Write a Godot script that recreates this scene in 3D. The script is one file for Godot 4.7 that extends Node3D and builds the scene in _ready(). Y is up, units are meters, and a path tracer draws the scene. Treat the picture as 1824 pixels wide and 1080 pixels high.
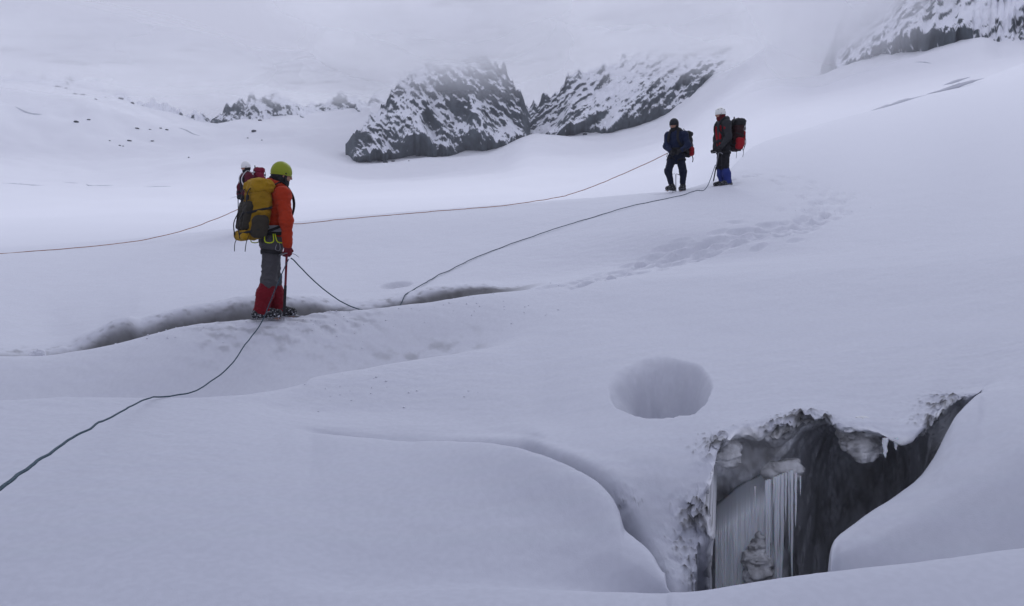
extends Node3D

const EYE := Vector3(0, 1.65, 0)
const DIPS := [[0.000, -8.950, 0.9950, -0.0998, 0.30, 0.22, 0.12, 0.1], [0.000, -8.700, 0.9972, -0.0743, 0.24, 0.16, 0.12, 0.5], [0.000, -8.850, 0.9986, -0.0529, 0.20, 0.12, 0.06, 0.2], [0.000, -12.900, 0.9893, -0.1458, 0.28, 0.25, 0.12, 0.3], [-0.000, -8.500, 0.9815, -0.1916, 0.50, 0.20, 0.08, 0.3]]
var M := {}
var nz := {}
var snow_pos: PackedVector3Array
var snow_az: PackedFloat32Array

const ROWS := [6, 16, 14, 22, 26, 20, 10, 34, 24, 24, 80, 18, 44, 10, 6, 26, 18, 70, 120, 12, 40, 50, 36, 8, 6]
func ground_curves() -> Array:
	var c := []
	c.append([-180.00,0.4,0.012,-120.00,0.4,0.012,-80.00,0.4,0.012,-45.02,0.4,0.02,45.02,0.4,0.02,80.00,0.4,0.012,120.00,0.4,0.012,180.00,0.4,0.012])
	c.append([-180.00,2.6,-0.032,-120.00,2.6,-0.032,-80.00,2.6,-0.032,-45.02,2.5,0.08,-32.88,2.5,0.08,0.00,2.6,0.05,22.62,2.6,0.05,45.02,2.6,0.15,80.00,2.6,-0.032,120.00,2.6,-0.032,180.00,2.6,-0.032])
	c.append([-180.00,3.6,-0.052,-120.00,3.6,-0.052,-80.00,3.6,-0.052,-44.35,3.4,0.185,-37.59,3.42,0.168,-32.27,3.44,0.156,-27.81,3.473,0.141,-22.96,3.49,0.125,-19.52,3.515,0.116,-12.10,3.45,0.089,-2.61,3.5,0.059,3.70,3.52,0.051,7.86,3.5,0.062,12.18,3.5,0.078,15.89,3.58,0.093,22.59,3.78,0.141,28.37,3.95,0.205,33.68,4.2,0.262,45.77,4.6,0.556,80.00,3.6,-0.052,120.00,3.6,-0.052,180.00,3.6,-0.052])
	c.append([-180.00,4,-0.06,-120.00,4,-0.06,-80.00,4,-0.06,-44.35,3.76,0.227,-37.59,3.788,0.202,-32.27,3.816,0.185,-27.81,3.856,0.167,-22.96,3.872,0.146,-19.52,3.904,0.135,-11.69,3.7,0.02,-2.52,3.75,-0.03,3.57,3.75,-0.06,9.57,3.66,-0.12,11.38,3.6,-0.2,12.00,3.58,-0.7,15.37,3.68,-0.9,21.58,3.85,-0.8,22.00,3.95,-0.7,24.67,4.1,-0.45,29.18,4.25,-0.2,32.88,4.45,-0.05,45.02,5,0.3,80.00,4,-0.06,120.00,4,-0.06,180.00,4,-0.06])
	c.append([-180.00,4.5,-0.07,-120.00,4.5,-0.07,-80.00,4.5,-0.07,-44.35,4.39,0.298,-37.59,4.432,0.261,-32.27,4.474,0.236,-27.81,4.526,0.21,-22.96,4.542,0.182,-19.52,4.583,0.166,-12.01,4.4,0.087,-6.32,4.45,0.076,-0.50,4.4,0.068,3.67,4.25,0.062,7.00,4.05,0.054,9.47,3.85,0.057,11.12,3.66,0.048,12.02,3.56,0.044,12.08,3.9,-1.6,15.37,4,-1.9,21.58,4.25,-1.9,22.61,4.42,-0.053,23.26,4.55,-0.041,25.98,4.8,0.034,29.17,5.1,0.198,31.57,5.3,0.345,33.42,5.4,0.447,45.50,5.8,0.774,80.00,4.5,-0.07,120.00,4.5,-0.07,180.00,4.5,-0.07])
	c.append([-180.00,5,-0.08,-120.00,5,-0.08,-80.00,5,-0.08,-44.35,5.2,0.386,-37.59,5.26,0.334,-32.27,5.32,0.298,-27.81,5.387,0.264,-22.96,5.403,0.226,-19.52,5.458,0.204,-15.61,6.35,0.18,-14.27,6.25,0.158,-12.70,6.1,0.158,-9.12,5.9,0.155,-4.63,5.65,0.197,-1.33,5.4,0.237,0.75,5.2,0.259,4.06,4.9,0.241,6.13,4.7,0.21,7.29,4.55,0.165,7.96,4.42,0.109,8.34,4.3,0.057,9.04,4.2,0.047,10.28,4.02,0.044,11.31,3.8,0.039,12.08,4.3,-1.9,12.10,3.62,0.028,15.37,4.5,-2.2,21.58,4.9,-2.2,22.52,4.72,-0.114,22.78,4.8,-0.077,23.57,4.95,-0.049,25.26,5.25,-0.004,26.57,5.45,0.046,27.84,5.65,0.132,28.51,5.85,0.21,29.18,6.05,0.338,29.67,6.2,0.43,30.35,6.35,0.509,31.03,6.5,0.567,33.27,6.4,0.614,45.35,6.8,0.933,80.00,5,-0.08,120.00,5,-0.08,180.00,5,-0.08])
	c.append([-180.00,5.3,-0.086,-120.00,5.3,-0.086,-80.00,5.3,-0.086,-44.35,5.47,0.416,-37.59,5.536,0.358,-32.27,5.602,0.318,-27.81,5.674,0.281,-22.96,5.69,0.24,-19.52,5.749,0.217,-15.34,6.4,0.15,-12.47,6.17,0.02,-8.94,5.98,-0.03,-4.54,5.74,-0.05,-1.30,5.5,-0.08,0.73,5.32,-0.13,3.97,5.1,-0.4,7.11,4.75,-0.7,9.97,4.3,-1,11.69,4.1,-1.3,13.66,4.6,-1.6,14.43,5.2,-2,21.58,5.7,-2.3,25.99,6,-1.6,28.56,6.3,-0.4,30.10,6.5,0.2,31.38,6.6,0.571,33.25,6.6,0.621,45.34,7,0.947,80.00,5.3,-0.086,120.00,5.3,-0.086,180.00,5.3,-0.086])
	c.append([-180.00,5.6,-0.092,-120.00,5.6,-0.092,-80.00,5.6,-0.092,-44.35,5.74,0.444,-37.59,5.812,0.382,-32.27,5.884,0.338,-27.81,5.961,0.298,-22.96,5.977,0.253,-19.52,6.04,0.229,-15.34,6.48,0.155,-12.47,6.35,0.05,-4.54,6.05,0,0.73,5.7,-0.1,2.35,5.35,-0.25,3.97,5.2,-0.35,7.11,4.9,-0.5,10.30,4.5,-0.291,12.11,4.25,-0.314,13.38,4.5,-0.375,13.39,5.75,-1.2,14.39,5.95,-1.3,19.08,6.25,-1.4,21.93,7.2,-1.5,24.67,7.5,-1.2,26.65,7.2,-0.7,28.56,6.5,0.05,30.10,6.6,0.33,31.38,6.7,0.567,33.24,6.75,0.627,45.32,7.2,0.956,80.00,5.6,-0.092,120.00,5.6,-0.092,180.00,5.6,-0.092])
	c.append([-180.00,5.9,-0.098,-120.00,5.9,-0.098,-80.00,5.9,-0.098,-44.35,6.01,0.473,-37.59,6.088,0.405,-32.27,6.166,0.358,-27.81,6.248,0.315,-22.96,6.264,0.267,-19.52,6.332,0.24,-15.61,6.55,0.166,-12.70,6.5,0.116,-4.63,6.25,0.075,0.54,5.95,0.11,2.40,5.5,0.171,4.06,5.3,0.181,7.28,4.95,0.122,10.25,4.72,-0.072,12.03,4.7,-0.123,14.40,4.87,-0.134,14.46,5.95,0.02,19.08,6.1,0.03,20.87,6.55,0,22.62,7.2,-0.05,25.00,7.4,-0.02,26.65,7.1,0.06,28.56,6.6,0.28,30.10,6.66,0.42,31.37,6.8,0.568,33.23,6.9,0.633,45.31,7.4,0.963,80.00,5.9,-0.098,120.00,5.9,-0.098,180.00,5.9,-0.098])
	c.append([-180.00,6.1,-0.102,-120.00,6.1,-0.102,-80.00,6.1,-0.102,-44.35,6.28,0.501,-37.59,6.364,0.428,-32.27,6.448,0.377,-27.81,6.535,0.331,-22.96,6.551,0.28,-19.52,6.623,0.251,-15.60,6.75,0.168,-12.69,6.7,0.127,-4.62,6.45,0.086,-1.32,6.42,0.074,0.54,6.25,0.111,2.61,5.75,0.202,4.05,5.6,0.2,7.26,5.35,0.214,10.19,5.15,0.185,11.96,5.1,0.134,14.08,5.1,0.191,14.45,5.32,0.264,15.28,5.55,0.316,16.79,5.65,0.35,18.30,5.65,0.345,19.40,5.7,0.385,20.84,5.82,0.43,21.92,5.8,0.424,23.00,5.72,0.384,24.39,5.75,0.391,25.42,5.75,0.371,26.44,5.75,0.352,27.74,5.9,0.364,28.29,6.15,0.404,29.26,6.45,0.495,30.79,6.65,0.527,31.37,6.9,0.569,33.22,7,0.652,45.30,7.5,0.98,80.00,6.1,-0.102,120.00,6.1,-0.102,180.00,6.1,-0.102])
	c.append([-180.00,6.6,-0.112,-120.00,6.6,-0.112,-80.00,6.6,-0.112,-44.35,6.64,0.538,-37.59,6.732,0.458,-32.27,6.824,0.403,-27.81,6.917,0.352,-22.96,6.934,0.297,-19.52,7.012,0.266,-15.58,7.1,0.171,-12.67,7.1,0.137,-4.62,6.95,0.106,1.07,6.75,0.122,4.04,6.5,0.196,7.23,6.2,0.257,10.15,5.95,0.293,14.02,5.85,0.335,16.77,6.1,0.378,20.81,6.3,0.45,24.34,6.25,0.439,26.38,6.25,0.423,28.30,6.5,0.492,30.77,6.85,0.553,33.20,7.2,0.68,45.28,7.7,1.013,80.00,6.6,-0.112,120.00,6.6,-0.112,180.00,6.6,-0.112])
	c.append([-180.00,7.5,-0.13,-120.00,7.5,-0.13,-80.00,7.5,-0.13,-45.51,7,0.575,-38.69,7.1,0.488,-33.29,7.2,0.428,-28.74,7.3,0.373,-24.46,7.3,0.32,-20.23,7.4,0.28,-16.50,7.6,0.276,-14.97,7.75,0.287,-14.50,7.9,0.308,-12.63,8.05,0.329,-10.25,8.2,0.351,-7.03,8.45,0.385,-4.59,8.6,0.407,-0.90,8.9,0.456,1.97,9,0.495,7.26,8.6,0.524,14.76,8.3,0.573,22.84,8,0.661,33.14,7.9,0.8,45.23,8,1.129,80.00,7.5,-0.13,120.00,7.5,-0.13,180.00,7.5,-0.13])
	c.append([-180.00,8.2,-0.144,-120.00,8.2,-0.144,-80.00,8.2,-0.144,-45.02,7.9,-0.2,-32.88,7.95,-0.16,-24.13,8,-0.12,-18.13,8.15,-0.05,-14.77,8.3,0.02,-10.13,8.65,0.1,-6.95,8.9,0.2,-4.54,9.05,0.3,-0.89,9.25,0.45,1.96,9.7,0.628,7.25,9.7,0.691,14.72,9.6,0.791,22.76,9.4,0.879,33.04,9.4,1.034,45.10,9.5,1.413,80.00,8.2,-0.144,120.00,8.2,-0.144,180.00,8.2,-0.144])
	c.append([-180.00,9.8,-0.176,-120.00,9.8,-0.176,-80.00,9.8,-0.176,-45.39,9.4,0.563,-35.97,9.7,0.466,-33.18,9.8,0.443,-30.81,9.85,0.411,-29.26,9.9,0.422,-27.01,9.95,0.473,-24.67,10,0.561,-22.59,10.05,0.639,-20.09,10.05,0.675,-18.26,10.05,0.685,-16.02,10.1,0.696,-14.11,10.2,0.728,-10.98,10.3,0.758,-6.19,10.6,0.819,-2.53,10.9,0.9,-0.49,11.1,0.933,1.96,11.3,0.969,3.99,11.5,1.015,7.62,11.6,1.079,14.66,11.5,1.177,22.68,11.4,1.278,32.91,11.5,1.479,44.97,11.5,1.822,80.00,9.8,-0.176,120.00,9.8,-0.176,180.00,9.8,-0.176])
	c.append([-180.00,10.1,-0.182,-120.00,10.1,-0.182,-80.00,10.1,-0.182,-45.02,9.7,-0.3,-32.88,10.1,-0.2,-30.53,10.15,-0.3,-26.78,10.25,-0.4,-18.13,10.4,-0.3,-10.91,10.65,-0.1,-6.15,10.95,0.2,-2.52,11.2,0.5,-0.49,11.4,0.7,1.96,11.6,0.984,3.99,11.8,1.024,7.62,11.9,1.098,14.66,11.8,1.205,22.67,11.7,1.314,32.90,11.8,1.517,44.96,11.8,1.862,80.00,10.1,-0.182,120.00,10.1,-0.182,180.00,10.1,-0.182])
	c.append([-180.00,10.6,-0.192,-120.00,10.6,-0.192,-80.00,10.6,-0.192,-45.02,10,-0.3,-32.88,10.6,0,-30.53,10.7,-0.1,-28.68,10.9,-0.3,-26.78,11,-0.4,-18.13,11.2,-0.3,-15.53,11.2,0.1,-10.91,11.2,0.3,-6.15,11.6,0.4,-2.52,11.7,0.7,-0.49,11.8,0.85,1.96,11.9,0.992,3.99,12.1,1.034,7.61,12.2,1.127,14.66,12.1,1.236,22.66,12,1.352,32.89,12.1,1.557,44.95,12.1,1.904,80.00,10.6,-0.192,120.00,10.6,-0.192,180.00,10.6,-0.192])
	c.append([-180.00,11,-0.2,-120.00,11,-0.2,-80.00,11,-0.2,-45.38,10.6,0.452,-33.17,11.2,0.297,-30.81,11.2,0.269,-29.57,11.15,0.279,-27.96,11.15,0.449,-26.97,11.15,0.574,-26.04,11.15,0.623,-25.32,11.15,0.551,-24.47,11.15,0.609,-22.56,11.15,0.72,-20.06,11.2,0.79,-18.23,11.3,0.834,-16.37,11.4,0.818,-14.09,11.5,0.794,-12.93,11.5,0.734,-10.98,11.4,0.687,-8.60,11.6,0.753,-7.39,11.7,0.801,-6.18,11.8,0.884,-4.56,11.9,0.934,-2.12,12,0.961,-0.49,12,0.935,1.96,12.2,1.001,3.99,12.4,1.045,7.61,12.5,1.15,14.65,12.4,1.268,22.66,12.3,1.393,32.89,12.4,1.599,44.94,12.4,1.947,80.00,11,-0.2,120.00,11,-0.2,180.00,11,-0.2])
	c.append([-180.00,11.6,-0.212,-120.00,11.6,-0.212,-80.00,11.6,-0.212,-45.32,12,0.505,-33.12,12.4,0.391,-30.76,12.4,0.358,-27.94,12.2,0.475,-26.03,12.1,0.598,-22.55,12.1,0.712,-18.22,12.2,0.835,-14.08,12.4,0.864,-10.97,12.5,0.848,-7.38,12.7,0.935,-2.12,12.9,1.01,1.95,13.1,1.075,7.61,13.3,1.239,14.64,13.2,1.361,22.64,13.1,1.496,32.86,13.3,1.729,44.92,13.3,2.081,80.00,11.6,-0.212,120.00,11.6,-0.212,180.00,11.6,-0.212])
	c.append([-180.00,15,-0.28,-120.00,15,-0.28,-80.00,15,-0.28,-45.20,15.5,0.757,-33.01,15.8,0.756,-22.48,15.9,1.025,-14.04,16,1.211,-6.15,16,1.482,1.95,15.6,1.705,7.58,15,1.839,11.52,14.5,1.891,14.60,14.5,1.927,19.04,15.2,2.035,22.57,16.6,2.19,27.82,18,2.602,32.72,20,2.95,44.72,22,3.727,80.00,15,-0.28,120.00,15,-0.28,180.00,15,-0.28])
	c.append([-180.00,22,-0.42,-120.00,22,-0.42,-80.00,22,-0.42,-45.12,22,0.968,-40.73,22,1.107,-32.91,22,1.363,-28.07,22,1.513,-22.40,22,1.78,-19.20,22,1.914,-13.98,21.8,2.158,-7.73,21.2,2.368,-0.49,20.4,2.548,7.56,19.5,2.731,11.48,19,2.802,13.40,19.4,2.95,14.91,20.8,3.259,15.82,25,4.011,16.73,31,5.101,20.31,42,7.238,24.48,52,9.506,27.58,60,11.538,30.60,68,13.615,32.43,74,15.272,44.32,100,23.848,80.00,22,-0.42,120.00,22,-0.42,180.00,22,-0.42])
	c.append([-180.00,34,-0.66,-120.00,34,-0.66,-80.00,34,-0.66,-45.02,36,1,-32.88,36,1.6,-22.41,36,2,-7.75,34,2.7,11.54,32,3.2,14.91,38,4.59,16.73,46,6.587,20.31,56,8.882,24.49,68,11.666,27.59,76,13.896,30.61,85,16.254,32.44,92,18.213,44.33,120,27.703,80.00,34,-0.66,120.00,34,-0.66,180.00,34,-0.66])
	c.append([-180.00,110,7.6,-120.00,110,7.6,-80.00,110,7.6,-44.96,110,3.847,-32.78,110,6.079,-22.33,110,7.236,-13.95,110,7.959,-6.12,110,8.726,1.94,110,9.684,7.54,105,10.419,11.45,100,11.272,14.85,100,14.493,16.69,100,16.032,20.27,105,18.339,24.45,110,20.474,27.55,115,22.493,32.41,120,24.851,44.30,140,33.409,80.00,110,7.6,120.00,110,7.6,180.00,110,7.6])
	c.append([-180.00,330,34,-120.00,330,34,-80.00,330,34,-44.75,300,27.006,-32.64,330,33.179,-26.58,340,35.307,-21.88,350,39.853,-16.86,360,45.518,-10.82,330,35.726,-6.09,335,39.446,-1.29,340,43.518,1.93,350,48.611,5.92,350,49.35,9.85,340,52.177,13.29,320,58.057,16.24,300,62.104,21.60,230,47.121,24.28,215,46.532,27.48,200,44.215,29.91,190,43.175,31.41,180,38.505,32.38,178,38.122,44.25,190,47.525,80.00,330,34,120.00,330,34,180.00,330,34])
	c.append([-180.00,430,46,-120.00,430,46,-80.00,430,46,-44.49,420,72.308,-32.48,430,72.328,-30.73,430,74.17,-28.01,430,73.532,-24.84,430,67.497,-22.17,435,63.244,-20.44,440,62.415,-18.28,440,66.971,-15.34,440,70.918,-12.32,430,69.07,-10.00,420,70.879,-6.06,420,83.025,-1.28,420,83.461,1.12,420,64.698,2.72,420,68.978,5.51,420,78.804,9.42,410,85.993,12.87,400,86.961,16.21,390,89.96,21.51,300,76.943,25.44,290,82.897,32.11,280,89.518,43.89,280,101.702,80.00,430,46,120.00,430,46,180.00,430,46])
	c.append([-180.00,700,78.4,-120.00,700,78.4,-80.00,700,78.4,-45.02,600,40,-22.41,600,40,-8.54,600,45,1.14,600,45,13.09,580,60,21.93,480,70,32.88,440,70,45.02,440,70,80.00,700,78.4,120.00,700,78.4,180.00,700,78.4])
	c.append([-180.00,1400,162.4,-120.00,1400,162.4,-80.00,1400,162.4,-45.02,1400,0,-0.49,1400,0,45.02,1400,0,80.00,1400,162.4,120.00,1400,162.4,180.00,1400,162.4])
	return c


func _ready() -> void:
	set_camera_and_light()
	make_noises()
	make_materials()
	build_ground()
	build_mountains()
	build_clouds()
	build_people()
	build_extras()

func set_camera_and_light() -> void:
	var cam := Camera3D.new()
	cam.name = "camera"
	add_child(cam)
	cam.position = EYE
	cam.rotation_degrees = Vector3(-4.47, 0, 0)
	cam.fov = 42.0
	cam.near = 0.05
	cam.far = 4000.0
	var env := Environment.new()
	env.background_mode = Environment.BG_SKY
	var sky := Sky.new()
	var sm := ProceduralSkyMaterial.new()
	sm.sky_top_color = Color(0.77, 0.785, 0.87)
	sm.sky_horizon_color = Color(0.77, 0.785, 0.87)
	sm.sky_curve = 0.4
	sm.ground_horizon_color = Color(0.70, 0.70, 0.78)
	sm.ground_bottom_color = Color(0.66, 0.66, 0.75)
	sm.sun_angle_max = 1.0
	sky.sky_material = sm
	env.sky = sky
	env.tonemap_mode = Environment.TONE_MAPPER_LINEAR
	env.tonemap_exposure = 1.12
	env.fog_enabled = true
	env.fog_density = 0.0005
	env.fog_light_color = Color(0.96, 0.96, 1.0)
	env.volumetric_fog_enabled = true
	env.volumetric_fog_density = 0.0
	env.sdfgi_enabled = true
	env.ssao_enabled = true
	env.ssil_enabled = true
	var we := WorldEnvironment.new()
	we.name = "environment"
	we.environment = env
	add_child(we)
	var sun := DirectionalLight3D.new()
	sun.name = "sun"
	sun.light_energy = 0.42
	sun.light_angular_distance = 40.0
	sun.light_color = Color(0.93, 0.955, 1.0)
	sun.shadow_enabled = true
	sun.sky_mode = DirectionalLight3D.SKY_MODE_LIGHT_ONLY
	sun.rotation_degrees = Vector3(-33, 166, 0)
	add_child(sun)

# ---------- helpers ----------
func make_noises() -> void:
	var spec := {"roll": [11, 1.0, 3], "ripple": [12, 1.0, 3], "lump": [13, 1.0, 4], "grit": [14, 1.0, 2], "ridge": [15, 1.0, 5], "patch": [16, 1.0, 3]}
	for k in spec:
		var n := FastNoiseLite.new()
		n.seed = spec[k][0]
		n.noise_type = FastNoiseLite.TYPE_SIMPLEX_SMOOTH
		n.frequency = spec[k][1]
		n.fractal_type = FastNoiseLite.FRACTAL_RIDGED if k == "ridge" else FastNoiseLite.FRACTAL_FBM
		n.fractal_octaves = spec[k][2]
		nz[k] = n
	var cn := FastNoiseLite.new()
	cn.seed = 17
	cn.noise_type = FastNoiseLite.TYPE_CELLULAR
	cn.cellular_return_type = FastNoiseLite.RETURN_DISTANCE
	cn.frequency = 1.0
	cn.fractal_octaves = 3
	nz["cell"] = cn

func nval(k: String, p: Vector3, wave: float) -> float:
	return nz[k].get_noise_3dv(p / wave)

func tag(o: Node, label: String, category := "", group := "", kind := "") -> Node:
	if label: o.set_meta("label", label)
	if category: o.set_meta("category", category)
	if group: o.set_meta("group", group)
	if kind: o.set_meta("kind", kind)
	return o

func lin(r: float, g: float, b: float) -> Color:
	return Color(r, g, b).linear_to_srgb()

func noise_tex(kind: int, freq: float, seed_: int, normal := false, strength := 4.0, oct := 4, ramp: Gradient = null, size := 512) -> NoiseTexture2D:
	var n := FastNoiseLite.new()
	n.seed = seed_
	n.noise_type = kind
	n.frequency = freq
	n.fractal_octaves = oct
	var t := NoiseTexture2D.new()
	t.width = size
	t.height = size
	t.seamless = true
	t.noise = n
	if normal:
		t.as_normal_map = true
		t.bump_strength = strength
	if ramp:
		t.color_ramp = ramp
	return t

func mat(c: Color, rough := 0.9, tex: Texture2D = null, scale := 1.0, nrm: Texture2D = null, nscale := 1.0, vcol := false) -> StandardMaterial3D:
	var m := StandardMaterial3D.new()
	m.albedo_color = c
	m.roughness = rough
	m.metallic_specular = 0.3
	if tex: m.albedo_texture = tex
	if nrm:
		m.normal_enabled = true
		m.normal_texture = nrm
		m.normal_scale = nscale
	if tex or nrm:
		m.uv1_triplanar = true
		m.uv1_scale = Vector3.ONE * scale
	m.vertex_color_use_as_albedo = vcol
	return m

func make_materials() -> void:
	var fleck := Gradient.new()
	fleck.colors = PackedColorArray([Color(0.978, 0.978, 0.98), Color(1, 1, 1)])
	fleck.offsets = PackedFloat32Array([0.25, 0.75])
	M.snow = mat(Color.WHITE, 0.85, noise_tex(FastNoiseLite.TYPE_SIMPLEX, 0.03, 5, false, 1.0, 5, fleck), 0.9, noise_tex(FastNoiseLite.TYPE_SIMPLEX, 0.14, 6, true, 1.5, 4), 0.22, true)
	M.snow.uv1_world_triplanar = true
	M.rock = mat(Color.WHITE, 0.95, null, 1.0, null, 1.0, true)

# ---------- the snow ground, lofted through its ridges, edges and hollows ----------
func spline_at(ks: Array, a: float, k: int) -> float:
	var n: int = ks.size() / 3
	var lo := 0
	var hi := n - 1
	while hi - lo > 1:
		var mid := (lo + hi) / 2
		if ks[mid * 3] <= a: lo = mid
		else: hi = mid
	var x0: float = ks[lo * 3]
	var x1: float = ks[hi * 3]
	var y0: float = ks[lo * 3 + k]
	var y1: float = ks[hi * 3 + k]
	var d := (y1 - y0) / maxf(x1 - x0, 1e-5)
	var m0 := d
	var m1 := d
	if lo > 0:
		var dp: float = (y0 - ks[lo * 3 - 3 + k]) / maxf(x0 - ks[lo * 3 - 3], 1e-5)
		m0 = 0.0 if dp * d <= 0.0 else 2.0 * dp * d / (dp + d)
	if hi < n - 1:
		var dn: float = (ks[hi * 3 + 3 + k] - y1) / maxf(ks[hi * 3 + 3] - x1, 1e-5)
		m1 = 0.0 if dn * d <= 0.0 else 2.0 * dn * d / (dn + d)
	var w := maxf(x1 - x0, 1e-5)
	var t := clampf((a - x0) / w, 0.0, 1.0)
	var t2 := t * t
	var t3 := t2 * t
	return (2 * t3 - 3 * t2 + 1) * y0 + (t3 - 2 * t2 + t) * w * m0 + (-2 * t3 + 3 * t2) * y1 + (t3 - t2) * w * m1

func band(x: float, a: float, b: float, c: float, d: float) -> float:
	return smoothstep(a, b, x) * (1.0 - smoothstep(c, d, x))

# px counted from the middle of the picture, only to space the columns
func azimuths() -> PackedFloat32Array:
	var out := PackedFloat32Array()
	var a := -180.0
	while a < 180.0:
		out.append(a)
		var step := 6.0
		if a > -48.0 and a < 48.0: step = 0.8
		if a > -35.5 and a < 35.5: step = 0.125
		if a > 5.0 and a < 32.5: step = 0.08
		if a > 12.9 and a < 15.0: step = 0.045
		if a > 22.0 and a < 22.8: step = 0.045
		a += step
	out.append(180.0)
	return out

func footprints() -> Array:
	var out := []
	out.append([0.49, -11.40, 2.07, 0.049])
	out.append([0.88, -11.31, 2.49, 0.043])
	out.append([0.69, -11.50, 2.16, 0.067])
	out.append([0.99, -11.40, 2.51, 0.042])
	out.append([0.71, -11.63, 2.56, 0.038])
	out.append([0.85, -11.71, 2.33, 0.041])
	out.append([1.07, -11.55, 2.36, 0.045])
	out.append([1.12, -11.77, 2.56, 0.064])
	out.append([0.94, -11.94, 2.13, 0.045])
	out.append([1.21, -11.88, 2.06, 0.057])
	out.append([1.01, -12.02, 2.63, 0.042])
	out.append([1.33, -11.84, 2.41, 0.044])
	out.append([1.13, -12.11, 2.70, 0.038])
	out.append([1.50, -11.83, 2.61, 0.056])
	out.append([1.35, -12.11, 2.18, 0.059])
	out.append([1.75, -12.09, 2.60, 0.068])
	out.append([1.54, -12.10, 2.40, 0.068])
	out.append([1.67, -12.28, 2.33, 0.041])
	out.append([1.36, -12.59, 2.35, 0.035])
	out.append([1.86, -12.16, 2.63, 0.047])
	out.append([1.74, -12.44, 2.28, 0.037])
	out.append([1.78, -12.44, 2.56, 0.040])
	out.append([1.68, -12.63, 2.23, 0.053])
	out.append([2.37, -12.40, 2.75, 0.051])
	out.append([1.91, -12.71, 2.30, 0.066])
	out.append([2.16, -12.79, 2.17, 0.044])
	out.append([1.95, -12.89, 2.24, 0.037])
	out.append([2.46, -12.79, 2.75, 0.049])
	out.append([2.15, -13.14, 2.45, 0.038])
	out.append([2.11, -13.06, 2.70, 0.067])
	out.append([2.22, -13.18, 1.92, 0.053])
	out.append([2.38, -13.17, 1.59, 0.067])
	out.append([2.58, -12.92, 1.83, 0.036])
	out.append([2.61, -13.14, 2.01, 0.058])
	out.append([2.45, -13.35, 1.88, 0.067])
	out.append([2.60, -13.21, 1.99, 0.035])
	out.append([2.84, -13.21, 1.96, 0.054])
	out.append([2.89, -13.33, 1.92, 0.046])
	out.append([2.93, -13.53, 1.54, 0.036])
	out.append([3.05, -13.10, 2.04, 0.056])
	out.append([2.96, -13.33, 1.53, 0.064])
	out.append([3.21, -13.37, 1.85, 0.048])
	out.append([3.27, -13.40, 2.10, 0.038])
	out.append([3.29, -13.03, 2.05, 0.053])
	out.append([3.34, -13.47, 2.05, 0.042])
	out.append([3.44, -13.25, 1.78, 0.063])
	out.append([3.44, -13.47, 1.82, 0.047])
	out.append([3.69, -13.19, 1.95, 0.035])
	out.append([3.58, -13.73, 1.81, 0.037])
	out.append([3.77, -13.27, 1.79, 0.061])
	out.append([3.91, -13.71, 1.77, 0.067])
	out.append([3.93, -13.50, 1.76, 0.065])
	out.append([4.02, -13.73, 2.04, 0.047])
	out.append([4.16, -13.45, 1.63, 0.040])
	out.append([4.24, -13.59, 1.93, 0.047])
	out.append([4.28, -13.59, 1.82, 0.067])
	out.append([4.20, -13.77, 1.59, 0.035])
	out.append([4.58, -13.45, 2.06, 0.063])
	out.append([4.46, -13.90, 2.20, 0.067])
	out.append([4.65, -13.67, 1.92, 0.057])
	out.append([4.48, -14.04, 2.04, 0.067])
	out.append([4.65, -13.81, 2.39, 0.059])
	out.append([4.62, -13.96, 2.45, 0.066])
	out.append([4.96, -13.64, 2.34, 0.045])
	out.append([4.87, -13.93, 2.27, 0.056])
	out.append([5.11, -13.70, 2.23, 0.040])
	out.append([5.02, -13.85, 2.22, 0.046])
	out.append([5.06, -13.94, 1.99, 0.067])
	out.append([5.20, -14.23, 2.03, 0.068])
	out.append([5.29, -13.92, 2.26, 0.054])
	out.append([5.25, -14.40, 2.18, 0.036])
	out.append([5.39, -14.17, 2.16, 0.069])
	out.append([5.22, -14.42, 2.51, 0.068])
	out.append([5.48, -14.49, 2.46, 0.059])
	out.append([5.41, -14.61, 2.63, 0.052])
	out.append([5.58, -14.36, 2.65, 0.044])
	out.append([5.57, -14.58, 2.35, 0.050])
	out.append([5.65, -14.50, 2.13, 0.068])
	out.append([5.72, -14.59, 2.26, 0.054])
	out.append([5.74, -14.78, 2.23, 0.064])
	out.append([6.02, -14.81, 2.35, 0.064])
	out.append([5.94, -14.94, 2.18, 0.056])
	out.append([5.81, -15.19, 2.48, 0.036])
	out.append([5.94, -15.10, 2.64, 0.058])
	out.append([0.54, -11.59, 2.56, 0.057])
	out.append([0.96, -11.60, 2.46, 0.051])
	out.append([1.06, -11.63, 2.11, 0.051])
	out.append([1.18, -11.70, 2.42, 0.037])
	out.append([1.17, -11.84, 2.48, 0.034])
	out.append([1.21, -12.28, 2.37, 0.030])
	out.append([1.39, -12.29, 2.50, 0.031])
	out.append([1.60, -12.18, 2.28, 0.057])
	out.append([1.57, -12.53, 2.41, 0.031])
	out.append([2.02, -12.20, 2.50, 0.056])
	out.append([1.83, -12.58, 2.31, 0.035])
	out.append([1.83, -12.71, 2.60, 0.038])
	out.append([1.91, -13.11, 2.24, 0.049])
	out.append([2.10, -12.98, 2.06, 0.038])
	out.append([2.38, -12.93, 2.10, 0.060])
	out.append([2.66, -12.84, 2.17, 0.058])
	out.append([2.59, -13.52, 1.60, 0.044])
	out.append([2.87, -13.21, 1.54, 0.055])
	out.append([2.78, -13.52, 1.79, 0.057])
	out.append([3.01, -12.92, 1.50, 0.052])
	out.append([3.10, -13.41, 1.41, 0.040])
	out.append([3.38, -13.08, 1.76, 0.041])
	out.append([3.66, -13.41, 2.28, 0.051])
	out.append([4.04, -12.97, 2.25, 0.051])
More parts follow.
